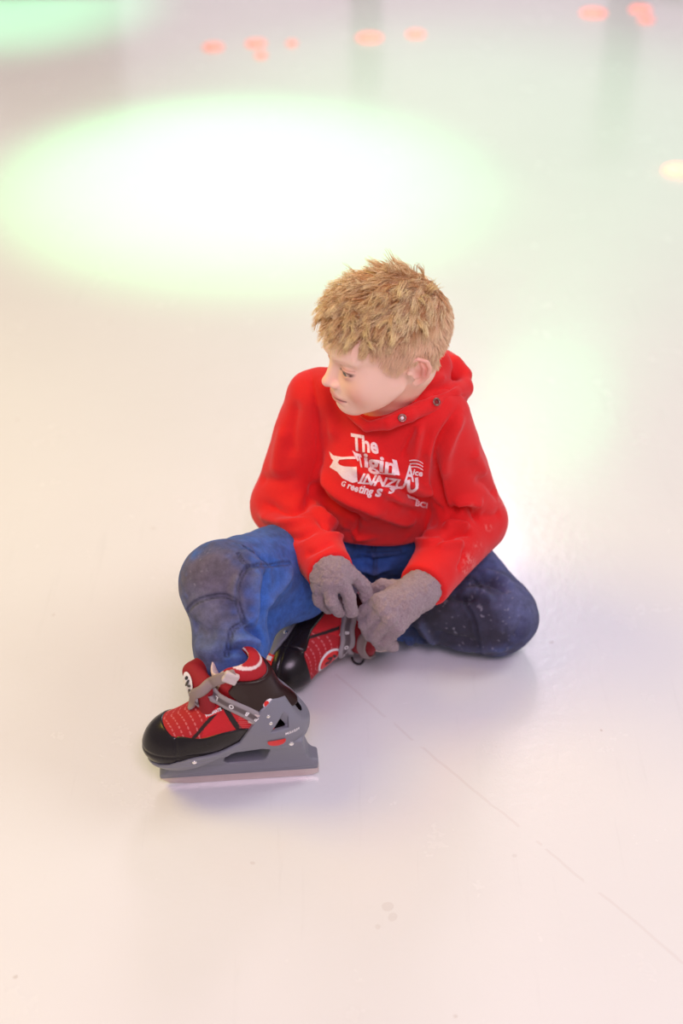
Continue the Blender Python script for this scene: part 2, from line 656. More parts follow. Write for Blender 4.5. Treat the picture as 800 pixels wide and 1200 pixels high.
def head_sdf(P):
    p = toH(P)
    m = mir(p)
    d = ell(p, (0, .003, .045), (.0725, .088, .078))
    d = smin(d, ell(p, (0, -.035, .040), (.060, .062, .050)), .02)
    d = smin(d, ell(p, (0, -.040, -.022), (.054, .054, .058)), .02)
    d = smin(d, ell(m, (.036, -.052, -.022), (.026, .032, .034)), .02)      # cheek
    d = smin(d, cone(m, (.046, -.014, -.032), (.014, -.070, -.069), .013, .014), .026)   # jaw line
    d = smin(d, ell(p, (0, -.078, -.070), (.017, .015, .013)), .016)        # chin
    d = smin(d, ell(p, (0, -.080, -.046), (.026, .018, .018)), .014)        # muzzle
    d = smin(d, cone(m, (.014, -.090, .030), (.044, -.074, .030), .009, .007), .014)     # brow
    # eye sockets
    d = smax(d, -ell(m, (.030, -.104, .008), (.017, .016, .012)), .012)
    d = smin(d, ball(m, (.0295, -.0765, .006), .0148), .004)                # lids over the eyeball
    # nose
    d = smin(d, cone(p, (0, -.086, .018), (0, -.1045, -.0195), .0065, .0078), .009)
    d = smin(d, ball(p, (0, -.1065, -.0205), .0080), .005)
    d = smin(d, ell(m, (.0098, -.0975, -.0245), (.0062, .0078, .0056)), .005)
    d = smax(d, -ell(m, (.0054, -.103, -.0310), (.0028, .0038, .0034)), .002)
    # lips
    d = smin(d, ell(p, (0, -.0945, -.0455), (.017, .0075, .0042)), .004)
    d = smin(d, ell(p, (0, -.0925, -.0545), (.0150, .0078, .0050)), .004)
    arc = .0495 + .0018 * (m[:, 0] / .02) ** 2
    d = d + .0022 * np.exp(-((p[:, 2] + arc) / .0014) ** 2) * (m[:, 0] < .024) * (p[:, 1] < -.06)
    d = d + .0018 * np.exp(-(((m[:, 0] - .024) / .004) ** 2 + ((p[:, 2] + .051) / .005) ** 2)) * (p[:, 1] < -.05)
    d = d + .0025 * np.exp(-((p[:, 2] + .0625) / .004) ** 2 - (p[:, 0] / .014) ** 2) * (p[:, 1] < -.06)
    # lid slit
    slit = np.sqrt((np.maximum(0, np.abs(m[:, 0] - .030) - .000) / .0125) ** 2 + ((m[:, 2] - .0048 - .06 * (m[:, 0] - .03)) / .0046) ** 2 + ((m[:, 1] + .096) / .016) ** 2)
    d = smax(d, -(slit - 1) * .0045, .0008)
    # ears
    e = m - v3((.0685, .008, -.002))
    c, s = math.cos(.50), math.sin(.50)         # flare out from the skull
    ex = e[:, 0] * c - e[:, 1] * s
    ey = e[:, 0] * s + e[:, 1] * c
    q = np.stack([ex, ey * .84, e[:, 2]], -1) * f32(1.16)
    pl = [(.003, -.008, .006), (.004, -.006, .020), (.006, .004, .029), (.007, .017, .024), (.007, .021, .010), (.006, .017, -.006), (.004, .008, -.018), (.002, -.002, -.024)]
    pl = [(a, b + .004, c_) for a, b, c_ in pl]
    ear = chain(q, pl, [.0028, .0032, .0034, .0034, .0032, .0032, .0040, .0052])
    disc = ell(q, (.001, .009, .003), (.0026, .016, .024))
    ear = smin(ear, disc, .003)
    ear = smin(ear, chain(q, [(.004, .012, .020), (.0055, .016, .008), (.005, .012, -.006), (.003, .001, -.012)], [.0022, .0026, .0026, .0024]), .0025)
    ear = smin(ear, ell(q, (.001, .004, -.002), (.010, .006, .016)), .004) if False else ear
    ear = smax(ear, -ball(q, (.009, .004, -.002), .0075), .002)
    ear = smin(ear, ball(q, (.002, -.006, -.003), .0042), .003)
    d = smin(d, ear / 1.2, .0035)
    return d * HS


def hand_sdf(P, wr, kn, fingers, thumb, r=.0085, palm=.030, th=.017, nrm=None):
    """wr wrist, kn four knuckle points; fingers chains of points; grows to a palm"""
    wr = np.asarray(wr, float)
    d = None
    d = cone(P, wr, np.mean(np.array(kn), 0) * .62 + wr * .38, th * 1.05, th * 1.08)
    for k in kn:
        c = cone(P, wr + (np.asarray(k) - wr) * .18, k, th * .95, r * 1.12)
        d = smin(d, c, .012)
    for ch in fingers:
        n = len(ch)
        d = smin(d, chain(P, ch, [r * 1.08 - i * r * .06 for i in range(n)]), .0022)
    n = len(thumb)
    d = smin(d, chain(P, thumb, [r * 1.5] + [r * 1.15 - i * r * .06 for i in range(1, n)]), .006)
    return d


# hands: pixel chains with heights
def pc(*a): return [J(x, y, z) for x, y, z in a]


HR = dict(wr=wrR, kn=pc((373, 689, .222), (386, 684, .234), (400, 679, .238), (413, 675, .232)),
          fingers=[pc((373, 689, .222), (374, 703, .202), (384, 713, .180)),
                   pc((386, 684, .234), (388, 706, .210), (397, 717, .184)),
                   pc((400, 679, .238), (409, 700, .214), (412, 718, .186)),
                   pc((413, 674, .232), (427, 687, .212), (430, 702, .194))],
          thumb=pc((404, 668, .212), (420, 680, .200), (432, 692, .186)))
HL = dict(wr=wrL, kn=pc((444, 703, .206), (449, 714, .198), (457, 726, .186), (466, 736, .168)),
          fingers=[pc((444, 703, .206), (425, 718, .176), (427, 731, .146)),
                   pc((449, 714, .198), (428, 733, .160), (434, 745, .132)),
                   pc((457, 726, .186), (438, 746, .146), (446, 755, .120)),
                   pc((466, 736, .168), (451, 753, .134), (460, 757, .112))],
          thumb=pc((463, 690, .190), (447, 686, .196), (433, 694, .184)))


def body_sdf(P):
    d = cone(P, hipL, hipR, .062, .062)
    d = smin(d, cone(P, hipC + [0, -.01, .02], (shL + shR) / 2 + [0, .0, -.08], .075, .078), .05)
    d = smin(d, cone(P, shL + [-.03, 0, -.012], shR + [.03, 0, -.012], .036, .036), .04)
    d = smin(d, cone(P, neck0 - [0, 0, .02], fromH((0, .028, -.035)), .040, .040), .022)
    for s, e, w_ in ((shL, elL, wrL), (shR, elR, wrR)):
        d = smin(d, chain(P, [s, e, w_], [.032, .027, .019]), .02)
    for h, k, a in ((hipL, kneeL, ankL), (hipR, kneeR, ankR)):
        d = smin(d, chain(P, [h, k, a], [.052, .036, .024]), .02)
    for a, b in ((ankR, ankR + [-.085, -.008, -.012]), (ankL, ankL + [-.05, -.095, -.01])):
        d = smin(d, cone(P, a, b, .022, .014), .012)
    for h in (HR, HL):
        d = smin(d, hand_sdf(P, h['wr'], h['kn'], h['fingers'], h['thumb'], r=.0052, palm=.02, th=.010), .006)
    hd = head_sdf(P)
    return smin(d, hd, .014)


hx, hy, hz = fromH((0, -.01, .03))
X = axes(-.36, .30, .004, (hx - .115, hx + .115, .0013))
Y = axes(-.60, .14, .004, (hy - .105, hy + .105, .0013))
Z = axes(.0, .68, .004, (hz - .125, .68, .0013))
V, Q = mesh_sdf(body_sdf, X, Y, Z)
V = smooth(V, Q, 2, .35)
N = normals(V, Q)
# keep only what is joined to the head
p = toH(V.astype(f32)); m = mir(p)
skin = np.tile(srgb(255, 212, 186), (len(V), 1))


def blend(c, col, f):
    return c * (1 - f[:, None]) + np.asarray(col) * f[:, None]


face = sstep(.02, -.03, p[:, 1])
skin = blend(skin, srgb(243, 160, 136), .75 * np.exp(-((m[:, 0] - .042) / .016) ** 2 - ((p[:, 2] + .028) / .020) ** 2 - ((p[:, 1] + .065) / .04) ** 2))
skin = blend(skin, srgb(238, 160, 142), .45 * np.exp(-(p[:, 0] / .012) ** 2 - ((p[:, 2] + .022) / .012) ** 2 - ((p[:, 1] + .11) / .015) ** 2))
earm = sstep(.071, .079, m[:, 0]) * sstep(.05, .03, np.abs(p[:, 2]))
skin = blend(skin, srgb(240, 156, 132), .5 * earm)
skin = blend(skin, srgb(206, 112, 92), .6 * np.exp(-((p[:, 1] - .016) / .009) ** 2 - ((p[:, 2] + .002) / .012) ** 2) * (m[:, 0] > .068))  # shade inside the ear put into the skin colour
lip = sstep(1.25, .8, np.sqrt((p[:, 0] / .0215) ** 2 + ((p[:, 2] + .0500) / .0085) ** 2)) * (p[:, 1] < -.08)
skin = blend(skin, srgb(214, 122, 116), .75 * lip)
mouth = np.exp(-((p[:, 2] + .0495 + .0018 * (m[:, 0] / .02) ** 2) / .0015) ** 2) * (m[:, 0] < .023) * (p[:, 1] < -.07)
skin = blend(skin, srgb(120, 50, 48), .8 * mouth)
skin = blend(skin, srgb(205, 140, 120), .6 * np.exp(-((m[:, 0] - .030) / .013) ** 2 - ((p[:, 2] + .004) / .006) ** 2) * (p[:, 1] < -.07))
lid = np.exp(-((np.sqrt(((m[:, 0] - .030) / .0128) ** 2 + ((p[:, 2] - .0055 - .06 * (m[:, 0] - .03)) / .0052) ** 2) - 1.02) / .16) ** 2) * (p[:, 1] < -.075) * (p[:, 2] > .004)
skin = blend(skin, srgb(214, 138, 116), .45 * np.exp(-(((m[:, 0] - .030) / .017) ** 2) - ((p[:, 2] - .008) / .011) ** 2) * (p[:, 1] < -.06))  # brow shading painted into the skin around the eye
skin = blend(skin, srgb(84, 46, 36), .95 * lid)
crease = np.exp(-((p[:, 2] - .0145 + 9 * (m[:, 0] - .03) ** 2) / .0013) ** 2) * (np.abs(m[:, 0] - .031) < .014) * (p[:, 1] < -.07)
skin = blend(skin, srgb(200, 130, 108), .6 * crease)
brow = np.exp(-((p[:, 2] - .0275 - .05 * (m[:, 0] - .03) + 10 * (m[:, 0] - .034) ** 2) / .0028) ** 2) * sstep(.008, .014, m[:, 0]) * sstep(.052, .044, m[:, 0]) * (p[:, 1] < -.06)
skin = blend(skin, srgb(214, 160, 124), .35 * brow)
skin = blend(skin, srgb(200, 120, 100), .5 * np.exp(-((m[:, 0] - .0058) / .003) ** 2 - ((p[:, 2] + .031) / .003) ** 2) * (p[:, 1] < -.095))


def hairline(p):
    """>0 where hair grows"""
    y, z, x = p[:, 1], p[:, 2], np.abs(p[:, 0])
    zmin = np.interp(y, [-.11, -.085, -.06, -.045, -.025, -.008, .004, .02, .04, .09], [.068, .068, .062, .042, .012, .004, .022, .020, -.022, -.040])
    return z - zmin


scalp = sstep(-.003, .006, hairline(p)) * (earm < .5)
skin = blend(skin, srgb(238, 194, 148), .9 * scalp)
skin_m = tint_mat('skin', .48, (900, .12, .0004), sheen=.05, sss=.12)
mk('body', V, Q, skin_m, PER, skin)
HV, HQ, HN, HP = V, Q, N, p

# eyes
for sx in (1, -1):
    u = np.linspace(0, math.pi, 25); vv = np.linspace(0, 2 * math.pi, 32, endpoint=False)
    r = .0118
    pts = []; cols = []
    gz = np.array([0 if sx > 0 else 0, -1, -.08]); gz = gz / np.linalg.norm(gz)
    a1 = np.cross(gz, [0, 0, 1]); a1 /= np.linalg.norm(a1); a2 = np.cross(a1, gz)
    for a in u:
        for b in vv:
            dd = gz * math.cos(a) + (a1 * math.cos(b) + a2 * math.sin(b)) * math.sin(a)
            rr_ = r * (1 + .04 * math.exp(-(a / .35) ** 2))
            pts.append(fromH(np.array([sx * .0295, -.0776, .006]) + dd * rr_))
            cols.append(srgb(20, 16, 14) if a < .22 else (srgb(52, 42, 32) if a < .56 else (srgb(30, 22, 18) if a < .64 else srgb(214, 188, 178))))
    q = []
    n = len(vv)
    for i in range(len(u) - 1):
        for j in range(n):
            q.append((i * n + j, i * n + (j + 1) % n, (i + 1) * n + (j + 1) % n, (i + 1) * n + j))
    eye_m = bpy.data.materials.get('eye') or tint_mat('eye', .08, coat=.6)
    mk('eye', pts, np.array(q), eye_m, PER, cols)
print('body', len(V), round(time.time() - T0, 1))

# ------------------------------------------------------------------ hoodie
chest = (shL + shR) / 2 + [0, -.01, -.09]
belly = J(436, 612, .20) + [0, .075, 0]


# hem plane through the lower edge seen in the photo
h1, h2 = J(378, 634, .175), J(520, 643, .165)
h3 = hipC + [0, .10, .005]
hemN = np.cross(h2 - h1, h3 - h1); hemN /= np.linalg.norm(hemN)
if hemN[2] < 0:
    hemN = -hemN
hemP = h1
# sleeve ends are kept: hem only cuts the torso, so cut it from a torso-only field


def torso_sdf(P):
    d = ell(P, belly + [0, .0, -.02], (.120, .098, .11))
    d = smin(d, cone(P, belly, chest, .100, .088), .04)
    hem = (v3(hemP) - P) @ v3(hemN)
    return smax(d, hem, .012)


def hoodie_sdf(P):
    d = torso_sdf(P)
    d = smin(d, cone(P, shL + [-.025, .0, -.010], shR + [.030, .0, -.008], .054, .050), .035)
    d = smin(d, cone(P, neck0 + [0, 0, -.03], neck0 + [.012, -.012, .012], .062, .050), .03)
    a = chain(P, [shR, elR], [.048, .049], .02)
    fa = cone(P, elR, wrR, .047, .0345)
    fa = smax(fa, (P - v3(wrR + (elR - wrR) * -.04)) @ v3((wrR - elR) / np.linalg.norm(wrR - elR)), .004)
    a = smin(a, fa, .02)
    b = chain(P, [shL, elL], [.050, .052], .02)
    fb = cone(P, elL, wrL, .052, .036)
    fb = smax(fb, (P - v3(wrL + (elL - wrL) * .03)) @ v3((wrL - elL) / np.linalg.norm(wrL - elL)), .004)
    b = smin(b, fb, .02)
    d = smin(d, smin(a, b, .002), .010)
    tube = cone(P, neck0 + [0, 0, -.02], fromH((0, .0, .02)), .041, .064)
    d = smax(d, -tube, .006)
    return d


X = axes(-.26, .28, .0024); Y = axes(-.36, .18, .0024); Z = axes(.10, .56, .0024)
V, Q = mesh_sdf(hoodie_sdf, X, Y, Z)
V = smooth(V, Q, 3, .5)
N = normals(V, Q)
W_ = 1.0
HOOD_FOLDS = [
    # armhole seams and sleeve creases, left of the picture
    ([(362, 430), (370, 466), (374, 525), (367, 566)], .0045, -.0035),
    ([(378, 440), (384, 480), (388, 520)], .010, .003),
    ([(300, 560), (325, 566), (352, 560)], .009, -.003),
    ([(303, 590), (330, 598), (358, 590), (372, 572)], .008, -.005),
    ([(300, 604), (328, 612), (356, 606)], .007, .004),
    ([(322, 632), (346, 628), (372, 616)], .007, -.004),
    ([(330, 500), (322, 530), (318, 560)], .012, .003),
    ([(345, 470), (338, 500), (340, 540)], .010, -.003),
    ([(352, 650), (372, 640), (392, 632)], .006, -.0025),
    # body, falling from the left armpit
    ([(367, 570), (384, 592), (404, 606), (424, 616)], .008, -.008),
    ([(372, 556), (396, 580), (424, 594), (455, 602)], .009, .006),
    ([(368, 588), (384, 608), (402, 622)], .007, .006),
    ([(374, 604), (392, 622), (408, 630)], .006, -.005),
    # big diagonal crease across the print
    ([(411, 528), (430, 546), (452, 562), (482, 584), (516, 602)], .0065, -.0085),
    ([(418, 522), (440, 540), (466, 558), (494, 576), (520, 592)], .009, .006),
    ([(404, 540), (428, 560), (452, 576), (480, 594)], .008, .004),
    ([(450, 590), (480, 602), (510, 612)], .008, -.004),
    ([(430, 600), (465, 612), (505, 622)], .008, .004),
    # pleats under the eyelets
    ([(484, 500), (478, 518), (470, 540)], .0045, -.0045),
    ([(492, 500), (488, 520), (484, 545)], .006, .004),
    ([(500, 500), (498, 525), (496, 550)], .006, -.003),
    # armhole on the right and the sleeve
    ([(540, 478), (522, 508), (511, 536), (510, 566), (516, 590), (524, 606)], .0050, -.0075),
    ([(546, 486), (532, 512), (522, 540), (520, 566)], .008, .004),
    ([(502, 520), (500, 550), (503, 580)], .008, .004),
    ([(524, 604), (540, 598), (556, 602), (566, 612)], .006, -.008),
    ([(530, 594), (548, 588), (566, 592)], .008, .006),
    ([(518, 616), (536, 612), (552, 618)], .007, .006),
    ([(520, 630), (536, 622), (556, 624)], .005, -.006),
    ([(512, 640), (528, 634), (546, 636)], .006, .004),
    ([(560, 560), (574, 566), (586, 580)], .008, -.004),
    ([(556, 530), (566, 545), (572, 560)], .010, .003),
    ([(540, 668), (548, 654), (546, 640)], .004, -.003),
    ([(590, 600), (578, 606), (566, 604)], .007, -.003),
    # belly above the hem
    ([(384, 624), (410, 632), (440, 634)], .006, .004),
    ([(415, 606), (418, 620), (414, 632)], .004, -.004),
    ([(516, 628), (498, 634), (480, 634)], .006, .004),
]
D = np.zeros(len(V))
pick.cache = None
for px_, w_, dp in HOOD_FOLDS:
    D += 2.1 * stroke(V, N, px_, w_, dp)
D += vnoise(V, .045, 3) * .0022 + vnoise(V, .02, 5) * .0010
V = V + N * D[:, None]
V = smooth(V, Q, 1, .4)
N = normals(V, Q)
red_m = tint_mat('red_fleece', .85, (1400, .35, .0008), sheen=.12, var=.05, vscale=500)
RED = srgb(226, 16, 18)
hc = np.tile(RED, (len(V), 1))
# scuffed ice dust on the sleeve
prj = project(V)
for cx_, cy_, r_ in ((548, 655, 6), (552, 662, 5), (560, 640, 4), (585, 588, 4), (553, 596, 4), (544, 670, 4), (572, 618, 4)):
    dd = np.hypot(prj[:, 0] - cx_, prj[:, 1] - cy_) / r_
    sp = np.exp(-dd ** 2) * (vnoise(V, .003, 9) > .15)
    hc = blend(hc, srgb(240, 150, 140), .55 * sp)
hoodie = mk('hoodie', V, Q, red_m, PER, hc)
HOV, HOQ = V, Q
print('hoodie', len(V), round(time.time() - T0, 1))


# hood lying open behind the neck
def Y3(*a): return [JY(x, y, yy) for x, y, yy in a]


rim = Y3((404, 480, -.110), (430, 500, -.146), (455, 496, -.158), (480, 486, -.146), (505, 473, -.120), (528, 463, -.090), (543, 455, -.055))
rim2 = Y3((543, 455, -.055), (544, 440, -.030), (532, 427, -.020))
roll = Y3((482, 470, -.105), (500, 448, -.075), (510, 428, -.045))


def hood_sdf(P):
    d = chain(P, rim, [.004, .007, .0095, .011, .013, .0145, .015], .004)
    d2 = chain(P, rim2, [.013, .010, .009], .004)
    d = smin(d, d2, .004)
    r_ = chain(P, roll, [.020, .026, .024], .01)
    d = smin(d, r_, .006)
    d = smin(d, cone(P, roll[1] + [.0, .03, -.015], roll[2] + [-.03, .05, -.02], .035, .03), .02)
    d = smin(d, cone(P, JY(520, 470, -.05), JY(505, 470, .01), .034, .034), .012)
    d = smin(d, ell(P, (.025, .004, .405), (.098, .050, .046)), .03)
    d = smin(d, ell(P, (.02, .045, .365), (.070, .034, .055)), .03)
    d = smax(d, -cone(P, JY(531, 440, -.05), JY(516, 462, -.035), .0085, .003), .006)
    tube = cone(P, neck0 + [.005, -.012, -.0], fromH((0, .0, .02)), .040, .062)
    return smax(d, -tube, .004)


X = axes(-.16, .19, .002); Y = axes(-.22, .10, .002); Z = axes(.30, .52, .002)
V, Q = mesh_sdf(hood_sdf, X, Y, Z)
V = smooth(V, Q, 2, .5); N = normals(V, Q)
D = np.zeros(len(V)); pick.cache = None
for px_, w_, dp in [
    ([(478, 470), (496, 462), (520, 452), (538, 446)], .005, -.006),
    ([(486, 458), (506, 448), (526, 440)], .005, .004),
    ([(484, 450), (500, 438), (520, 428)], .004, -.004),
    ([(496, 436), (508, 424), (514, 414)], .004, .003),
    ([(440, 497), (470, 486), (500, 470), (530, 458)], .0015, -.0016),
    ([(548, 466), (536, 470), (520, 476)], .003, -.003)]:
    D += stroke(V, N, px_, w_, dp)
D += vnoise(V, .03, 4) * .0018
V = V + N * D[:, None]
N = normals(V, Q)
mk('hood', V, Q, red_m, hoodie, np.tile(RED, (len(V), 1)))
HDV, HDQ = V, Q

# ------------------------------------------------------------------ jeans
def jeans_sdf(P):
    d = cone(P, hipL + [.01, .01, -.01], hipR + [-.01, .01, -.01], .085, .085)
    d = smin(d, ell(P, hipC + [0, -.035, .03], (.112, .085, .075)), .03)
    r = chain(P, [hipR + [-.0, -.01, -.01], kneeR], [.062, .056], .02)
    r = smin(r, cone(P, J(300, 712, .165), J(291, 752, .15), .036, .034), .02)
    r = smin(r, cone(P, J(352, 690, .15), J(312, 706, .165), .046, .040), .03)
    sh = ankR + (kneeR - ankR) * .50
    r = smin(r, chain(P, [kneeR, sh, ankR + (kneeR - ankR) * .42], [.054, .050, .042], .01), .022)
    l = chain(P, [hipL + [.005, -.01, .0], kneeL], [.070, .058], .02)
    el = ankL + (kneeL - ankL) * .40
    l = smin(l, chain(P, [kneeL, el], [.056, .044], .01), .022)
    d = smin(d, smin(r, l, .006), .02)
    d = smax(d, .004 - P[:, 2], .012)
    return d


X = axes(-.33, .32, .0026); Y = axes(-.50, .18, .0026); Z = axes(-.004, .36, .0026)
V, Q = mesh_sdf(jeans_sdf, X, Y, Z)
V = smooth(V, Q, 3, .5)
N = normals(V, Q)
SEAM = .0016
JF = [
    # bulges and folds of the raised leg
    ([(305, 664), (300, 690), (302, 715), (296, 735)], .008, .005),
    ([(318, 668), (314, 695), (308, 722)], .008, -.005),
    ([(345, 668), (330, 690), (312, 712)], .008, .004),
    ([(290, 735), (305, 742), (312, 752)], .005, -.006),
    ([(270, 752), (290, 748), (308, 756)], .006, .005),
    ([(262, 768), (280, 762), (304, 768)], .005, -.004),
    ([(222, 735), (235, 742), (252, 744)], .010, -.003),
    ([(224, 756), (240, 762), (258, 760)], .009, .003),
    ([(300, 640), (310, 652), (330, 660)], .006, -.003),
    ([(285, 640), (296, 652), (308, 660)], .006, .003),
    ([(282, 672), (276, 690), (280, 706)], .005, .004),
    # fly and lap
    ([(436, 640), (438, 664), (440, 690)], .003, .003),
    ([(395, 652), (420, 660), (450, 660), (480, 652)], .006, -.004),
    ([(400, 664), (425, 672), (460, 668)], .006, .004),
    # lying leg
    ([(560, 668), (580, 670), (604, 684)], .007, .004),
    ([(550, 680), (572, 678), (596, 692)], .005, -.004),
    ([(540, 690), (560, 690), (578, 702)], .005, .004),
    ([(528, 694), (540, 700), (556, 700)], .004, -.004),
    ([(478, 738), (488, 752), (498, 770)], .005, -.006),
    ([(486, 730), (500, 748), (510, 768)], .006, .005),
    ([(474, 752), (480, 762), (484, 772)], .004, .004),
    ([(520, 762), (560, 764), (600, 760)], .008, .003),
    ([(505, 742), (530, 752), (560, 756)], .007, -.003),
    ([(600, 752), (612, 740), (618, 722)], .008, -.003),
]
D = np.zeros(len(V)); pick.cache = None
for px_, w_, dp in JF:
    D += 1.9 * stroke(V, N, px_, w_, dp)
SEAMS = [[(217, 716), (228, 706), (242, 702), (262, 701), (279, 703)], [(292, 663), (285, 676), (281, 690), (281, 706), (286, 722), (289, 730)],
         [(293, 663), (315, 661), (342, 659)], [(289, 728), (280, 736), (271, 744), (267, 762), (264, 772)],
         [(288, 637), (300, 645), (312, 653), (319, 660)], [(281, 646), (287, 656), (294, 662)],
         [(542, 698), (548, 716), (556, 740), (564, 768)], [(437, 642), (438, 662), (440, 684)], [(396, 645), (430, 650), (470, 649)],
         [(552, 676), (562, 684), (560, 692)]]
sd = np.full(len(V), 9.)
for sm_ in SEAMS:
    pts = soft([pick(V, N, x, y) for x, y in curve_px(sm_, 4)])
    d_, _ = segdist(V, pts)
    sd = np.minimum(sd, np.abs(d_ - .0026))
    D += -.0016 * np.exp(-(d_ / .0024) ** 2) + .0012 * np.exp(-((d_ - .005) / .003) ** 2)
D += vnoise(V, .05, 13) * .0022 + vnoise(V, .018, 15) * .0012
V = V + N * D[:, None]
V[:, 2] = np.maximum(V[:, 2], .0015)
N = normals(V, Q)
jc = np.tile(srgb(62, 114, 204), (len(V), 1))
nz1 = vnoise(V, .022, 21) * .5 + vnoise(V, .008, 22) * .5


def dirt_highlight(cx_, cy_, r_, col, amt, sq=1.0):
    global jc
    c = pick(V, N, cx_, cy_)
    d_ = np.linalg.norm(V - c, axis=1)
    f = np.clip(1.25 - d_ / r_ + nz1 * .35, 0, 1)
    jc = blend(jc, col, amt * np.clip(f * 1.6, 0, 1))


dirt_highlight(488, 700, .10, srgb(40, 66, 116), .7)
dirt_highlight(590, 690, .13, srgb(84, 88, 134), .85)
dirt_highlight(610, 740, .08, srgb(78, 80, 118), .7)
dirt_highlight(500, 760, .04, srgb(44, 70, 112), .6)
dirt_highlight(545, 735, .085, srgb(58, 54, 70), .9)
dirt_highlight(520, 745, .055, srgb(52, 52, 66), .6)
dirt_highlight(545, 760, .05, srgb(64, 62, 80), .6)
dirt_highlight(612, 705, .04, srgb(118, 124, 170), .6)  # a highlight on the knee painted into the denim, not dirt
dirt_highlight(262, 650, .055, srgb(82, 86, 128), .7)
dirt_highlight(240, 690, .062, srgb(112, 100, 118), .9)
dirt_highlight(235, 740, .060, srgb(112, 116, 150), .75)
dirt_highlight(243, 722, .030, srgb(142, 138, 158), .5)
dirt_highlight(245, 665, .028, srgb(110, 100, 122), .5)
prj = project(V)
# shoe-scuff streaks and crumbs of ice on the cloth
crumb = (vnoise(V, .0032, 31) > .58) * np.clip(vnoise(V, .015, 32) + .35, 0, 1)
zone = np.exp(-(np.hypot(prj[:, 0] - 560, prj[:, 1] - 725) / 55) ** 2) + .7 * np.exp(-(np.hypot(prj[:, 0] - 240, prj[:, 1] - 670) / 30) ** 2)
jc = blend(jc, srgb(206, 204, 222), np.clip(crumb * zone * .7, 0, .8))
jc = blend(jc, srgb(36, 40, 66), .75 * np.exp(-(sd / .0012) ** 2))
jc *= (.66 + .16 * vnoise(V, .006, 41) + .12 * vnoise(V, .016, 42))[:, None]
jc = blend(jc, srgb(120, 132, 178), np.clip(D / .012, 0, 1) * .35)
denim_m = tint_mat('denim', .85, (1500, .4, .0008), sheen=.05, var=.13, vscale=350)
jeans = mk('jeans', V, Q, denim_m, PER, np.clip(jc, 0, 1))
JV, JQ = V, Q
print('jeans', len(V), round(time.time() - T0, 1))

# ------------------------------------------------------------------ gloves
glove_m = tint_mat('grey_terry', .95, (700, 1.0, .003), sheen=.4, var=.22, vscale=420)
for h, el in ((HR, elR), (HL, elL)):
    def g_sdf(P, h=h, el=el):
        d = hand_sdf(P, h['wr'], h['kn'], h['fingers'], h['thumb'], r=.0094, palm=.03, th=.0215)
        return smin(d, cone(P, h['wr'] + (el - h['wr']) * .22, h['wr'], .026, .027), .015)
    allp = np.concatenate([np.array([h['wr']]), np.array(h['kn'])] + [np.array(c) for c in h['fingers']] + [np.array(h['thumb'])])
    lo, hi = allp.min(0) - .055, allp.max(0) + .055
    V, Q = mesh_sdf(g_sdf, *[axes(lo[i], hi[i], .0016) for i in range(3)])
    V = smooth(V, Q, 2, .5)
    N = normals(V, Q)
    V = V + N * (vnoise(V, .0034, 1) * .0013 + vnoise(V, .012, 2) * .0012)[:, None]
    mk('glove', V, Q, glove_m, PER, np.tile(srgb(166, 142, 148), (len(V), 1)))
# ------------------------------------------------------------------ ice skates
def boot(p):
    m = mir(p)
    d = ell(p, (.068, 0, .090), (.058, .038, .037))
    d = smin(d, ell(p, (.02, 0, .102), (.062, .036, .046)), .02)
    d = smin(d, cone(p, (.040, 0, .108), (.004, 0, .142), .031, .035), .02)
    d = smin(d, ell(p, (-.048, 0, .108), (.044, .033, .042)), .02)
    d = smin(d, cone(p, (-.032, 0, .128), (-.001, 0, .206), .035, .036), .02)
    zs = np.interp(p[:, 0], [-.1, -.02, .03, .06, .10, .13], [.084, .086, .082, .060, .050, .062])
    d = smin(d, ell(p, (.085, 0, .076), (.046, .034, .027)), .012)
    return smax(d, zs - p[:, 2], .008)


def interpz(p, xs, zs):
    return np.interp(p[:, 0], xs, zs).astype(f32)


def rbox(p, c, h, r):
    q = np.abs(p - v3(c)) - (v3(h) - r)
    return np.sqrt((np.maximum(q, 0) ** 2).sum(1)) + np.minimum(q.max(1), 0) - r


BLK = lambda p: interpz(p, [-.06, -.01, .02, .07, .09, .104, .128], [.120, .128, .124, .116, .113, .122, .14])


def toe_shell(p):
    b = boot(p)
    edge = p[:, 2] - BLK(p) + .004 * np.exp(-((p[:, 0] - .05) / .02) ** 2)
    d = smax(b - .0022, edge, .002)
    # bumper roll and the grooves of the moulded toe
    d = d + .0012 * np.exp(-((p[:, 2] - .088 + .1 * (p[:, 0] - .05)) / .002) ** 2) + .001 * np.exp(-((p[:, 0] - .085) / .0018) ** 2)
    d = smax(d, -(b + .006), .001)
    return d


def upper(p):
    b = boot(p)
    d = smax(b - .0008, BLK(p) - .008 - p[:, 2], .003)
    d = smax(d, p[:, 2] + 1.1 * (p[:, 0] * -1) * -1 * 0 - .168, .003)
    d = smax(d, -(p[:, 0] + .048), .003)
    return smax(d, -(b + .008), .001)


def cuff(p):
    b = boot(p)
    s = p[:, 2] - interpz(p, [-.08, -.055, -.015, .011, .03], [.140, .148, .160, .186, .21])
    top = p[:, 2] - (.209 + .25 * p[:, 0])
    front = (p[:, 0] - .030) + .55 * (p[:, 2] - .155) - .012 * np.exp(-((p[:, 2] - .158) / .012) ** 2)
    d = smax(b - .0042, -s, .003)
    d = smax(d, top, .003)
    d = smax(d, front, .004)
    return smax(d, -(b + .002), .001)


def liner(p):
    b = boot(p)
    top = p[:, 2] - (.227 + .30 * p[:, 0] + .10 * np.maximum(0, -p[:, 0]))
    d = smax(b + .001, top, .009)
    d = smax(d, .150 - p[:, 2], .003)
    hole = cone(p, (-.032, 0, .128), (.008, 0, .215), .022, .025)
    return smax(d, -hole, .007)


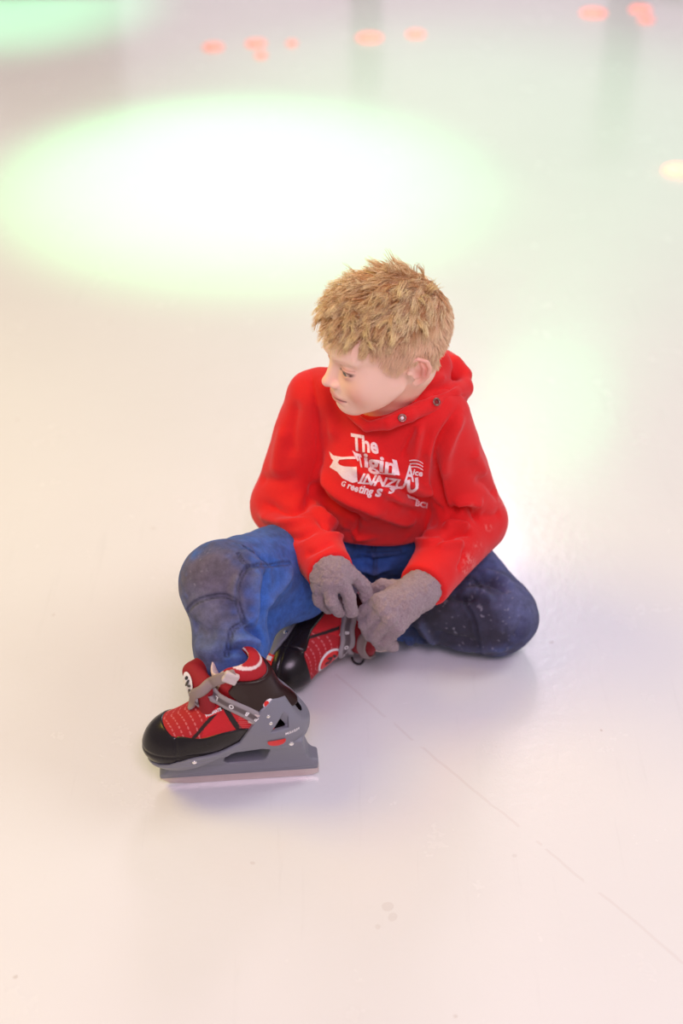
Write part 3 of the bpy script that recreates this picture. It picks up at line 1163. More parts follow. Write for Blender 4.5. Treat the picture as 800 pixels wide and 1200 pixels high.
def tongue_flat(p):
    d = None
    for i in range(5):
        y = -.020 + i * .010
        c = cone(p, (.022 - .003 * abs(i - 2), y, .146), (.034 - .004 * abs(i - 2), y, .196 - .004 * abs(i - 2)), .010, .010)
        d = c if d is None else smin(d, c, .008)
    return d


def tongue(p):
    # padded tongue flaring out in front of the shaft
    a, b_ = v3((.046, -.008, .138)), v3((.058, -.012, .190))
    d = None
    for i in range(5):
        y = -.022 + i * .011
        c = cone(p, a + v3((-.006 * abs(i - 2), y, 0)), b_ + v3((-.008 * abs(i - 2), y, -.004 * abs(i - 2))), .014, .0135)
        d = c if d is None else smin(d, c, .008)
    return d


def slab_shell(base, off0, off1, c, n, w, extra=None):
    n = v3(n) / np.linalg.norm(n)

    def f(p):
        b = base(p)
        d = np.maximum(b - off1, off0 - b)
        s = np.abs((p - v3(c)) @ n) - w
        d = smax(d, s, .0015)
        if extra is not None:
            d = smax(d, extra(p), .002)
        return d
    return f


def outer(p):
    return smin(boot(p) - .003, tongue(p) - .001, .006)


def plane3(a, b, c):
    n = np.cross(np.subtract(b, a), np.subtract(c, a)); return n / np.linalg.norm(n)




def grad(f, p, e=.0008):
    g = np.zeros_like(p)
    for k in range(3):
        d = np.zeros(3, f32); d[k] = e
        g[:, k] = f(p + d) - f(p - d)
    return g / np.maximum(np.linalg.norm(g, axis=1), 1e-9)[:, None]


def ribbon(ctrl, width, thick, base, off=.0005, n=9, wid_dir=None):
    """a strap laid over a surface, following control points"""
    c = np.array(curve_px(ctrl, n)).astype(f32)
    for _ in range(3):
        c = c - grad(base, c) * (base(c) - off)[:, None]
    for _ in range(2):
        c[1:-1] = (c[:-2] + 2 * c[1:-1] + c[2:]) / 4
    nn = grad(base, c)
    t = np.gradient(c, axis=0); t /= np.linalg.norm(t, axis=1)[:, None]
    w_ = np.cross(nn, t); w_ /= np.linalg.norm(w_, axis=1)[:, None]
    m_ = 9
    us = np.linspace(-1, 1, m_)
    rows = []
    for i in range(len(c)):
        end = min(i, len(c) - 1 - i)
        ww = width / 2 * min(1, .75 + .25 * end)
        P = (c[i] + np.outer(us, w_[i]) * ww).astype(f32)
        for _ in range(2):
            P = P - nn[i] * np.clip(base(P) - off, -.006, .0025)[:, None]
        rows.append(P)
    R = np.array(rows)
    th = thick * (1 - .75 * np.abs(us) ** 6)
    th = th * (1 + .25 * np.exp(-((np.abs(us) - .78) / .08) ** 2))
    top = R + nn[:, None] * th[None, :, None]
    L = len(c)
    V = np.concatenate([R.reshape(-1, 3), top.reshape(-1, 3)]); o = L * m_
    Q = []
    for i in range(L - 1):
        for j in range(m_ - 1):
            a, b, c2, d = i * m_ + j, i * m_ + j + 1, (i + 1) * m_ + j + 1, (i + 1) * m_ + j
            Q += [(a, d, c2, b), (a + o, b + o, c2 + o, d + o)]
        for j in (0, m_ - 1):
            a, d = i * m_ + j, (i + 1) * m_ + j
            Q.append((a, a + o, d + o, d) if j == 0 else (a, d, d + o, a + o))
    for i in (0, L - 1):
        for j in range(m_ - 1):
            a, b = i * m_ + j, i * m_ + j + 1
            Q.append((a, b, b + o, a + o) if i == 0 else (a, a + o, b + o, b))
    return V, np.array(Q), c, nn, w_, t


def chassis(p):
    m = mir(p)
    b = boot(p)
    # side cups hugging the boot
    zc = interpz(p, [-.10, -.085, -.064, -.046, -.030, -.016, .000, .03, .07, .09, .12], [.112, .126, .158, .168, .160, .132, .104, .090, .082, .074, .060])
    cup = smax(b - .0062, p[:, 2] - zc, .003)
    cup = smax(cup, -(b + .002), .001)
    # towers that narrow to the rail
    wy = np.interp(p[:, 2], [.03, .045, .062, .080, .1], [.013, .017, .023, .030, .032])
    xf = np.interp(p[:, 2], [.03, .06, .08, .1], [.104, .096, .084, .07])
    xb = np.interp(p[:, 2], [.03, .06, .085, .11], [-.102, -.090, -.086, -.086])
    tw = smax(smax(np.abs(p[:, 1]) - wy, smax(p[:, 0] - xf, xb - p[:, 0], .004), .004), smax(p[:, 2] - .092, .030 - p[:, 2], .002), .002)
    tw = smax(tw, -(b - .001), .002)
    # rail
    zt = interpz(p, [-.11, -.09, -.07, .07, .10, .115], [.040, .044, .040, .038, .036, .026])
    rail = smax(smax(np.abs(p[:, 1]) - .0140 + .35 * np.maximum(0, .032 - p[:, 2]), smax(p[:, 0] - .113, -.108 - p[:, 0], .003), .004), smax(p[:, 2] - zt, .0185 - p[:, 2], .003), .003)
    d = smin(smin(tw, rail, .006), cup, .005)
    # window, triangular hole, scallops
    q = p.copy(); q[:, 0] = q[:, 0] + .25 * (q[:, 2] - .062)
    win = rbox(q, (-.008, 0, .0660), (.029, .2, .0175), .009)
    d = smax(d, -win, .003)
    d = smax(d, -rbox(q, (.062, .0, .062), (.014, .2, .004), .003) - .0 + .0 * d, .003) if False else d
    tri = np.maximum(np.maximum(-(p[:, 0] + .0665), p[:, 0] + .0500 - .0 + .8 * (p[:, 2] - .132)), .122 - p[:, 2])
    d = smax(d, -np.maximum(tri, .030 - np.abs(p[:, 1]) - .0) - .0, .0015)
    # embossed rib
    d = d - .0012 * np.exp(-((p[:, 2] - (.092 - .9 * (p[:, 0] + .03))) / .0025) ** 2) * (np.abs(p[:, 0] + .055) < .04) * 0
    d = d + .0010 * np.exp(-((p[:, 2] - interpz(p, [-.10, -.03, -.01, .09], [.098, .086, .088, .070])) / .0015) ** 2) * (m[:, 1] > .01)
    return d


def blade(p):
    zlo = np.interp(p[:, 0], [-.112, -.100, -.085, .07, .100, .113], [.006, .001, .0, .0, .003, .012])
    d = np.maximum(np.abs(p[:, 1]) - .0016, np.maximum(p[:, 2] - .022, zlo - p[:, 2]))
    return np.maximum(d, np.maximum(p[:, 0] - .113, -.109 - p[:, 0])).astype(f32)


BLACKP = srgb(30, 24, 26)
REDM = srgb(176, 18, 30)
rubber_m = tint_mat('black_gloss_plastic', .25, spec=.35, bump=(120, .15, .0006))
mesh_m = tint_mat('red_mesh_fabric', .7, (1300, .5, .001), var=.1, vscale=900)
chas_m = tint_mat('grey_plastic', .42, (900, .15, .0005))
cuff_m = tint_mat('dark_brown_shell', .3, spec=.35)
strap_m = tint_mat('grey_strap', .6, (1500, .4, .0008))
steel_m = plain('blade_steel', (.62, .52, .47), .28, .9, (300, .2, .0004))
chrome_m = plain('chrome', (.75, .72, .72), .2, 1.0)
white_m = plain('white_print', (.86, .82, .82), .6)
redp_m = plain('red_plastic', tuple(srgb(225, 30, 26)), .35)


def to_tris(me_obj):
    pass


def text_mesh(txt, size, bold=0.0, shear=0, res=.0, italic=False):
    cu = bpy.data.curves.new('t', 'FONT'); cu.body = txt; cu.size = size; cu.offset = bold; cu.shear = shear
    cu.resolution_u = 3
    ob = bpy.data.objects.new('t', cu); C.objects.link(ob)
    bpy.context.view_layer.update()
    dg = bpy.context.evaluated_depsgraph_get()
    me = bpy.data.meshes.new_from_object(ob.evaluated_get(dg))
    bpy.data.objects.remove(ob)
    bm = bmesh.new(); bm.from_mesh(me)
    bpy.data.meshes.remove(me)
    bmesh.ops.triangulate(bm, faces=bm.faces)
    for _ in range(5):
        es = [e for e in bm.edges if e.calc_length() > res]
        if not res or not es:
            break
        bmesh.ops.subdivide_edges(bm, edges=es, cuts=1, use_grid_fill=False)
        bmesh.ops.triangulate(bm, faces=bm.faces)
    V = np.array([v.co[:] for v in bm.verts]); T = np.array([[v.index for v in f.verts] for f in bm.faces])
    bm.free()
    return V, T


def shape_mesh(poly, res):
    """flat filled outline, subdivided"""
    bm = bmesh.new()
    vs = [bm.verts.new((x, y, 0)) for x, y in poly]
    bm.faces.new(vs)
    bmesh.ops.triangulate(bm, faces=bm.faces)
    for _ in range(6):
        es = [e for e in bm.edges if e.calc_length() > res]
        if not es:
            break
        bmesh.ops.subdivide_edges(bm, edges=es, cuts=1)
        bmesh.ops.triangulate(bm, faces=bm.faces)
    bm.verts.index_update()
    V = np.array([v.co[:] for v in bm.verts]); T = np.array([[v.index for v in f.verts] for f in bm.faces])
    bm.free()
    return V, T


def bvh_of(V, Q):
    return BVHTree.FromPolygons([tuple(v) for v in V], [tuple(int(i) for i in q) for q in Q])


def drape(V2, T, o, ux, uy, bvh, off=.0006):
    """lay flat artwork on a surface along the normal of its own plane"""
    o, ux, uy = [np.asarray(a, float) for a in (o, ux, uy)]
    n = np.cross(ux, uy); n /= np.linalg.norm(n)
    out = []
    for x, y in V2[:, :2]:
        p = o + ux * x + uy * y
        hit = bvh.ray_cast(Vector(p + n * .04), Vector(-n), .08)
        q = np.array(hit[0]) + n * off if hit[0] is not None else p
        out.append(q)
    return np.array(out), T


def ellipse(cx, cy, rx_, ry_, n=28, rot=0):
    return [(cx + rx_ * math.cos(a) * math.cos(rot) - ry_ * math.sin(a) * math.sin(rot), cy + rx_ * math.cos(a) * math.sin(rot) + ry_ * math.sin(a) * math.cos(rot)) for a in np.linspace(0, 2 * math.pi, n, endpoint=False)]


def disc_mesh(c, n, r, h, seg=20, dome=.3):
    n = np.asarray(n, float); n /= np.linalg.norm(n)
    a = np.cross(n, [.3, .5, .8]); a /= np.linalg.norm(a); b = np.cross(n, a)
    V = []; Q = []
    prof = [(r, -h), (r, h * .6), (r * .8, h), (r * .4, h * (1 + dome)), (r * .02, h * (1 + dome))]
    for rr_, z in prof:
        for k in range(seg):
            t = 2 * math.pi * k / seg
            V.append(np.asarray(c) + n * z + (a * math.cos(t) + b * math.sin(t)) * rr_)
    for i in range(len(prof) - 1):
        for k in range(seg):
            Q.append((i * seg + k, i * seg + (k + 1) % seg, (i + 1) * seg + (k + 1) % seg, (i + 1) * seg + k))
    return np.array(V), np.array(Q)


def make_skate(O, T, U, side, label, logo):
    """O blade centre on the ice, T toe direction, U up direction; side +1/-1 = the flank that shows"""
    T = np.asarray(T, float) / np.linalg.norm(T)
    U = np.asarray(U, float); U = U - T * (U @ T); U /= np.linalg.norm(U)
    Lf = np.cross(U, T)
    M = np.stack([T, Lf, U])           # rows

    def W(p):
        return np.asarray(O) + np.asarray(p) @ M
    sk = empty('ice_skate', tuple(O), PER)
    sk['label'] = label

    def part(name, f, box, h, mat, colf, sm=1):
        ax = [axes(box[2 * i], box[2 * i + 1], h) for i in range(3)]
        V, Q = mesh_sdf(f, *ax)
        if sm:
            V = smooth(V, Q, sm, .5)
        N = normals(V, Q)
        c = colf(V, N)
        return mk(name, W(V), Q, mat, sk, c), V, Q

    tg = tongue if logo == 'white' else tongue_flat
    outer = lambda p: smin(boot(p) - .003, tg(p) - .001, .006)
    full = (-.105, .135, -.05, .05, .05, .235)
    solid = lambda col: (lambda V, N: np.tile(col, (len(V), 1)))

    o, tv, tq = part('toe_shell', toe_shell, (-.105, .135, -.05, .05, .055, .14), .0012, rubber_m, solid(BLACKP))

    def upcol(V, N):
        c = np.tile(REDM, (len(V), 1))
        x, y, z = V.T
        ax_ = np.abs(y)
        s = x + .5 * ax_
        dash = (np.abs(((s * 105) % 1) - .5) < .09) & (((ax_ * 200) % 1) < .62) & (x > .048)
        c[dash] = srgb(205, 104, 108)
        c[(x < .046 - .3 * (z - .13))] = srgb(206, 22, 34)
        c[np.abs(x - .047 + .9 * (z - .13)) < .0028] = srgb(36, 16, 20)
        c[np.abs(x - .006 - .5 * (z - .14)) < .0045] = srgb(30, 20, 24)
        dash2 = (np.abs(((z * 260) % 1) - .5) < .12) & (x < .0) & (x > -.04)
        c[dash2] = srgb(214, 90, 92)
        c[(z > .172)] = srgb(40, 24, 26)
        edge = (y * -side > .0185) & (y * -side < .0215)
        c[edge & (x > .03)] = srgb(235, 215, 210)
        return c
    o, uv, uq = part('upper', upper, (-.05, .13, -.05, .05, .09, .18), .0011, mesh_m, upcol)
    o, cv, cq = part('cuff', cuff, full, .0013, cuff_m, solid(srgb(42, 20, 18)), 2)

    def lincol(V, N):
        c = np.tile(srgb(178, 16, 30), (len(V), 1))
        x, y, z = V.T
        top = .227 + .30 * x
        c[(x > .020 - .2 * (z - .2))] = srgb(232, 205, 198)
        c[(z > top - .0035) & (z < top - .0005)] = srgb(236, 212, 206)
        return c
    part('liner', liner, (-.06, .06, -.05, .05, .14, .24), .0013, mesh_m, lincol, 2)
    o, gv, gq = part('tongue', tg, (.0, .09, -.05, .045, .11, .22), .0013, mesh_m, solid(srgb(150, 12, 26)), 2)
    o, hv, hq = part('blade_holder', chassis, (-.12, .13, -.045, .045, .008, .180), .0011, chas_m, solid(srgb(128, 128, 138)), 1)
    part('blade', blade, (-.116, .118, -.004, .004, -.002, .025), .0008, steel_m, solid(srgb(200, 180, 170)), 0)
    yy = lambda pts: [(x, y * side, z) for x, y, z in pts]
    if logo == 'white':
        pth, wd = [(-.031, .037, .137), (-.020, .034, .150), (.000, .026, .165), (.022, .014, .170), (.044, .006, .162)], .019
    else:
        pth, wd = [(-.020, .036, .142), (-.004, .034, .154), (.022, .024, .164), (.046, .006, .164), (.048, -.010, .160), (.026, -.028, .150), (-.002, -.037, .138)], .022
    V, Q, sc_, sn_, sw_, st_ = ribbon(yy(pth), wd, .0026, outer)
    us = np.tile(np.linspace(-1, 1, 9), len(V) // 9)
    cc = np.tile(srgb(156, 148, 150), (len(V), 1))
    cc[np.abs(us) < .5] = srgb(98, 86, 88)
    mk('instep_strap', W(V), Q, strap_m, sk, cc)
    V, Q, *_ = ribbon(yy([(.002, .034, .200), (.016, .030, .196), (.036, .016, .188), (.044, .0, .184), (.036, -.016, .186), (.014, -.032, .190)] if logo != 'white' else [(.000, .036, .221), (.018, .031, .212), (.034, .022, .196), (.048, .012, .176), (.058, .006, .156), (.062, .002, .140)]), .0150, .0022, outer)
    mk('ankle_strap', W(V), Q, strap_m, sk, np.tile(srgb(150, 132, 128), (len(V), 1)))
    # buckles
    for nm, c, h, ang, mt in (('buckle', (.007, .0375 * side, .216), (.010, .004, .008), -.5, 'a'), ('buckle', (-.021, .0405 * side, .147), (.0055, .0025, .0095), -.5, 'b')):
        def f(p, c=c, h=h, ang=ang):
            q = p - v3(c)
            ca, sa = math.cos(ang), math.sin(ang)
            r = np.stack([q[:, 0] * ca - q[:, 2] * sa, q[:, 1], q[:, 0] * sa + q[:, 2] * ca], -1)
            d = rbox(r, (0, 0, 0), h, .002)
            return d + .0008 * np.exp(-((r[:, 2]) / .0012) ** 2)
        bx = (c[0] - .02, c[0] + .02, c[1] - .012, c[1] + .012, c[2] - .02, c[2] + .02)
        part(nm, f, bx, .0008, strap_m, solid(srgb(208, 192, 188)), 1)
    # rivets
    hb = bvh_of(hv, hq); cb = bvh_of(cv, cq); ub = bvh_of(uv, uq); gb = bvh_of(gv, gq)

    def onside(b, x, z, sgn, off=0):
        hit = b.ray_cast(Vector((x, .1 * sgn, z)), Vector((0, -sgn, 0)), .1)
        return (np.array(hit[0]), np.array(hit[1])) if hit[0] is not None else (np.array((x, .036 * sgn, z)), np.array((0, sgn, 0)))
    for sgn in (1, -1):
        for x, z, r in ((.062, .078, .0034), (-.040, .148, .0026), (-.043, .137, .0026), (-.070, .090, .0034)):
            c, n = onside(hb, x, z, sgn)
            V, Q = disc_mesh(c, np.array([0, sgn, .0]) + n * .6, r, .0009)
            mk('rivet', W(V), Q, chrome_m, sk)
        # red button on the heel of the holder
        c, n = onside(hb, -.050, .104, sgn)
        V2, T2 = shape_mesh([(a, b if b < .003 else .003) for a, b in ellipse(0, 0, .0125, .0095, 30)], .003)
        V3, T3 = drape(V2, T2, c, (-1 * sgn, 0, 0), (0, 0, 1), hb, .0012)
        mk('button', W(V3), T3, redp_m, sk)
        V2, T2 = text_mesh('M:S:I:S:H', .0055, .0002, res=.003)
        V3, T3 = drape(V2, T2, np.array([-.062 if sgn > 0 else -.084, .03 * sgn, .1125]), (-1 * sgn, 0, 0), (0, 0, 1), hb, .0004)
        mk('lettering', W(V3), T3, white_m, sk)
    # round sticker on the cuff
    for sgn in (1, -1):
        c, n = onside(cb, -.040, .166, sgn)
        V2, T2 = shape_mesh(ellipse(0, 0, .0062, .0048, 26, .3), .002)
        V3, T3 = drape(V2, T2, c, (-1 * sgn, 0, 0), (0, 0, 1), cb, .0006)
        st = mk('sticker', W(V3), T3, white_m, sk)
        V2, T2 = shape_mesh(ellipse(.0016 * -sgn, .0, .0034, .0042, 20, .3), .002)
        V3, T3 = drape(V2, T2, c, (-1 * sgn, 0, 0), (0, 0, 1), cb, .0010)
        mk('sticker', W(V3), T3, redp_m, sk)
    # label on the upper
    s = side
    ux = np.array([-.82 * s, 0, .42]); ux /= np.linalg.norm(ux)
    uy = np.array([.25 * s, -s * .55, .75]); uy = uy - ux * (uy @ ux); uy /= np.linalg.norm(uy)
    o0 = np.array([.040, .020 * s, .138]) if s > 0 else np.array([.015, -.024, .143])
    V2, T2 = shape_mesh([(-.002, -.0018), (.021, -.0018), (.021, .006), (-.002, .006)], .004)
    V3, T3 = drape(V2, T2, o0, ux, uy, ub, .0010)
    mk('label_patch', W(V3), T3, plain('bright_red_patch', tuple(srgb(214, 26, 34)), .6), sk)
    V2, T2 = text_mesh('PROMATE', .0056, .0003, res=.003)
    V3, T3 = drape(V2, T2, o0, ux, uy, ub, .0016)
    mk('lettering', W(V3), T3, white_m, sk)
    # strap lettering
    for ch, fr_ in (('P', .22), ('B', .38), ('O', .54), ('L', .70)):
        i = int(fr_ * (len(sc_) - 1))
        V2, T2 = text_mesh(ch, .0085, .0004, res=.004)
        V2 = V2 - (V2.max(0) + V2.min(0)) / 2
        ux, uy = (st_[i], sw_[i]) if side > 0 else (st_[i], sw_[i])
        if np.dot(np.cross(ux, uy), sn_[i]) < 0:
            uy = -uy
        V3 = sc_[i] + sn_[i] * .0034 + np.outer(V2[:, 0], ux) + np.outer(V2[:, 1], uy)
        mk('lettering', W(V3), T2, white_m, sk)
    # logo: plate with a dark figure
    if logo == 'white':
        n = np.array([.80, .45 * s, .38]); base = np.array([.074, -.004 * s, .168]); bb = gb; bb, w2, h2 = gb, .0095, .0180
    else:
        n = np.array([.22, .12, .95]); base = np.array([.066, .005, .138]); bb, w2, h2 = ub, .0125, .0180
    make_skate.gb = (W(gv), gq)
    if logo == 'white':
        return sk, W
    n /= np.linalg.norm(n)
    ly = np.array([0, 0, 1.0]) if logo == 'white' else np.array([1.0, .25, 0])
    ly = ly - n * (ly @ n); ly /= np.linalg.norm(ly); lx = np.cross(ly, n)
    if logo != 'white':
        V2, T2 = shape_mesh(ellipse(0, 0, w2 + .0035, h2 + .0035, 30), .003)
        V3, T3 = drape(V2, T2, base, lx, ly, bb, .0006)
        mk('logo_rim', W(V3), T3, white_m, sk)
    V2, T2 = shape_mesh(ellipse(0, 0, w2, h2, 30), .003)
    V3, T3 = drape(V2, T2, base, lx, ly, bb, .0012)
    mk('logo_plate', W(V3), T3, white_m if logo == 'white' else redp_m, sk)
    k1 = w2 / .0145; k2 = h2 / .020
    for e in (ellipse(.0, .007 * k2, .003 * k1, .0034 * k2, 14), ellipse(-.003 * k1, .0, .0030 * k1, .006 * k2, 14, .5), ellipse(.0045 * k1, -.002 * k2, .0024 * k1, .006 * k2, 14, -.7), ellipse(-.001, -.0105 * k2, .006 * k1, .0026 * k2, 14, .3)):
        V2, T2 = shape_mesh(e, .002)
        V3, T3 = drape(V2, T2, base, lx, ly, bb, .0018)
        mk('logo_figure', W(V3), T3, rubber_dark, sk)
    return sk, W


rubber_dark = plain('black_print', (.02, .018, .02), .5)
OR = J(283, 913, 0)
SKR, _ = make_skate(OR, (-.995, -.094, 0), (0, .03, 1), 1, 'right ice skate standing on its blade, toe pointing out', 'white')
TGB = make_skate.gb
TL = np.array([-.26, -.94, -.16]); UL = np.array([.95, -.22, .12])
t_ = TL / np.linalg.norm(TL); u_ = UL - t_ * (UL @ t_); u_ /= np.linalg.norm(u_)
OL = J(345, 772, .048) - t_ * .075 - u_ * .088
make_skate(OL, TL, UL, -1, 'left ice skate tipped over on its side', 'red')
print('skates', round(time.time() - T0, 1))
# ------------------------------------------------------------------ hair
def make_hair():
    r = np.random.default_rng(3)
    ok = np.nonzero((hairline(HP) > -.001) & (np.abs(HP[:, 0]) < .0755) & (HP[:, 2] > -.05))[0]
    pl = HP[ok].astype(float)
    nl = (HN[ok] @ HM).astype(float)

    def flow(p):
        """combing direction over the scalp, local frame"""
        x, y, z = p.T
        crown = np.array([.012, .058, .105])
        d = p - crown
        top = sstep(.055, .085, z)
        f = np.stack([.35 * np.sign(x) * np.minimum(1, np.abs(x) / .05), -1.0 * np.ones(len(p)), -.1 * np.ones(len(p))], -1)      # forward on top
        sd = np.stack([0 * x, -.55 + .0 * x, -1.0 * np.ones(len(p))], -1)                   # forward and down on the sides
        bk = np.stack([0 * x, 0.3 + 0 * x, -1.0 * np.ones(len(p))], -1)
        b = sstep(.02, .06, y)[:, None]
        sd = sd * (1 - b) + bk * b
        t = top[:, None]
        return f * t + sd * (1 - t)

    def strands(root, nrm, r, guide=True):
        n = len(root)
        x, y, z = root.T
        top = sstep(.048, .080, z + .10 * np.maximum(0, -y - .02))
        front = sstep(-.03, -.075, y) * top
        crown = np.exp(-((y - .045) / .028) ** 2) * sstep(.09, .11, z)
        Ln = .011 + .025 * top - .003 * front + .004 * r.random(n)
        Ln *= .8 + .45 * r.random(n)
        f = flow(root)
        f /= np.linalg.norm(f, axis=1)[:, None]
        lift = .16 + .50 * top + .55 * crown - .15 * front
        d = f + nrm * lift[:, None] + r.normal(0, 1, (n, 3)) * (.10 + .42 * top)[:, None]
        d /= np.linalg.norm(d, axis=1)[:, None]
        S = 8
        P = np.zeros((n, S, 3)); P[:, 0] = root
        ph = r.random(n) * 6.28
        curl = (.15 + 1.5 * front + .45 * top) * (.4 + r.random(n))
        cur = d.copy()
        for k in range(1, S):
            t = k / (S - 1)
            side = np.cross(cur, nrm); side /= np.maximum(1e-6, np.linalg.norm(side, axis=1))[:, None]
            up2 = np.cross(side, cur)
            a = ph + t * (3 + 5 * front)
            cur = cur + (side * np.cos(a)[:, None] + up2 * np.sin(a)[:, None]) * (curl * .28)[:, None]
            cur = cur + f * .14 + np.array([0, 0, -1]) * (.06 * top + .10 * front * t)[:, None]
            cur /= np.linalg.norm(cur, axis=1)[:, None]
            q = P[:, k - 1] + cur * (Ln / (S - 1))[:, None]
            # stay outside the skull
            e = (q - [0, .004, .042]) / [.0745, .094, .0800]
            l = np.linalg.norm(e, axis=1)
            inside = (l < 1.0) & (q[:, 2] > 0)
            q[inside] = (e[inside] / l[inside][:, None] * 1.005) * [.0745, .094, .0800] + [0, .004, .042]
            P[:, k] = q
        return P, top, front

    G = 1200
    gi = r.choice(len(ok), G, replace=False)
    gp, gt, gf = strands(pl[gi], nl[gi], r)
    n = 15000
    # fewer strands are needed on the short sides than on top, and none where unseen
    ci = r.choice(len(ok), n, replace=True)
    root = pl[ci] + r.normal(0, .0006, (n, 3)); nr = nl[ci]
    own, top, front = strands(root, nr, r)
    near = np.empty(n, int)
    for a in range(0, n, 2000):
        dd = ((root[a:a + 2000, None, :] - gp[None, :, 0]) ** 2).sum(-1)
        near[a:a + 2000] = dd.argmin(1)
    S = own.shape[1]
    ts = np.linspace(0, 1, S)
    rel = gp[near] - gp[near, :1]
    offs = (root - gp[near, 0])
    clump = (.05 + .66 * top)[:, None] * ts[None] ** .8
    P = root[:, None] + rel * 1.0 - offs[:, None] * (clump * .85)[..., None]
    P = P * .76 + own * .24
    P += r.normal(0, .0005, (n, 1, 3)) * ts[None, :, None]
    # build thin three-sided strands
    rad = (.00042 + .00014 * r.random(n))[:, None] * np.interp(ts, [0, .6, 1], [1, .9, .25])[None]
    tan = np.gradient(P, axis=1); tan /= np.maximum(1e-9, np.linalg.norm(tan, axis=2))[..., None]
    ref = np.tile(nr[:, None], (1, S, 1))
    s1 = np.cross(tan, ref); s1 /= np.maximum(1e-9, np.linalg.norm(s1, axis=2))[..., None]
    s2 = np.cross(tan, s1)
    V = np.zeros((n, S, 3, 3))
    for k in range(3):
        a = 2 * math.pi * k / 3
        V[:, :, k] = P + (s1 * math.cos(a) + s2 * math.sin(a)) * rad[..., None]
    base = (np.arange(n) * S * 3)[:, None, None]
    i = np.arange(S - 1)[None, :, None]; k = np.arange(3)[None, None]
    a = base + i * 3 + k; b = base + i * 3 + (k + 1) % 3
    Q = np.stack([a, b, b + 3, a + 3], -1).reshape(-1, 4)
    # colour: darker roots, pale tips, each strand its own shade
    rootc, tipc, sidec = srgb(206, 146, 88), srgb(255, 234, 184), srgb(255, 214, 172)
    sh = r.random(n) * .4 + .6 * r.random(G)[near]
    mixv = np.clip(ts[None] * .9 + (sh[:, None] - .5) * 1.1, 0, 1)
    tp = top[:, None, None]
    topc = rootc * (1 - mixv[..., None]) + tipc * mixv[..., None]
    sc = sidec * (.8 + .35 * sh[:, None, None]) * np.ones((1, S, 1))
    col = topc * tp + sc * (1 - tp)
    col = np.repeat(col[:, :, None], 3, 2)
    hm = tint_mat('blond_hair', .42, spec=.35, sheen=.1)
    nt = hm.node_tree; b = nt.nodes['Principled BSDF']
    tr = nt.nodes.new('ShaderNodeBsdfTranslucent'); mx = nt.nodes.new('ShaderNodeMixShader'); mx.inputs[0].default_value = .0
    vc = [x for x in nt.nodes if x.type == 'VERTEX_COLOR'][0]
    nt.links.new(vc.outputs[0], tr.inputs[0]); nt.links.new(b.outputs[0], mx.inputs[1]); nt.links.new(tr.outputs[0], mx.inputs[2])
    nt.links.new(mx.outputs[0], [x for x in nt.nodes if x.type == 'OUTPUT_MATERIAL'][0].inputs[0])
    mk('hair', fromH(V.reshape(-1, 3)), Q, hm, PER, np.clip(col.reshape(-1, 3), 0, 1))


make_hair()
print('hair', round(time.time() - T0, 1))
# ------------------------------------------------------------------ print, eyelets, pocket, straps
hob = bvh_of(HOV, HOQ); hdb = bvh_of(HDV, HDQ)


def ray_to(bvh, px, py, off=.0008):
    d = rayd(px, py); d = d / np.linalg.norm(d)
    hit = bvh.ray_cast(Vector(CAM), Vector(d), 5)
    if hit[0] is None:
        return None, None
    n = np.array(hit[1])
    if n @ d > 0:
        n = -n
    return np.array(hit[0]) + n * off, n


allV, allT = [], []


def lay(V2, T, o, ux, uy):
    """artwork unit x,y -> photo pixels -> cloth"""
    out = []
    for x, y in V2[:, :2]:
        p, n = ray_to(hob, o[0] + ux[0] * x + uy[0] * y, o[1] + ux[1] * x + uy[1] * y)
        out.append(p if p is not None else np.array([0, 0, 0.]))
    base = sum(len(v) for v in allV)
    allV.append(np.array(out)); allT.append(T + base)


def word(txt, o, ux, uy, bold=.02, shear=0, width=None):
    V2, T = text_mesh(txt, 1.0, bold, shear, res=.13)
    V2 = V2.copy()
    x0, x1 = V2[:, 0].min(), V2[:, 0].max()
    V2[:, 0] = (V2[:, 0] - x0) / (x1 - x0)
    V2[:, 1] = V2[:, 1] / .70        # cap height = 1
    lay(V2, T, o, ux, uy)


def c7(x, y): return (370 + x / 5.3333, 490 + y / 5.3333)


word('The', c7(226, 194), (31, 5.5), (-1.2, -18.5), .032)
word('igin', c7(300, 304), (37, 9), (.3, -17), .03)
word('T', c7(265, 300), (6.5, 1.5), (-3, -15), .05)
word('l', c7(492, 345), (5.5, 1.5), (-3.0, -16), .05)
word('INNZU', c7(268, 404), (54, 8), (3.5, -11), .03, .15)
word('A', c7(552, 392), (11, 1), (1.0, -19), .02)
word('U', c7(572, 468), (13, -4), (-1, -14), .045)
word('ice', c7(602, 352), (12, 2), (.5, -7), .03, .2)
word('BCI', c7(618, 545), (14, 3), (1, -6), .03)
word('G', c7(160, 420), (5, 2), (1, -6), .03, .3)
word('ree', c7(195, 436), (13, 5), (1, -8), .03, .3)
word('ting', c7(268, 462), (17, 4), (1, -9.5), .035, .3)
word('s', c7(368, 484), (9, 1), (1, -13), .035, .3)
word('S', c7(450, 470), (9, -1), (1, -7), .04, .3)


def poly7(pts):
    cx = [c7(*p) for p in pts]
    V2, T = shape_mesh(cx, 2.0)
    lay(V2, T, (0, 0), (1, 0), (0, 1))


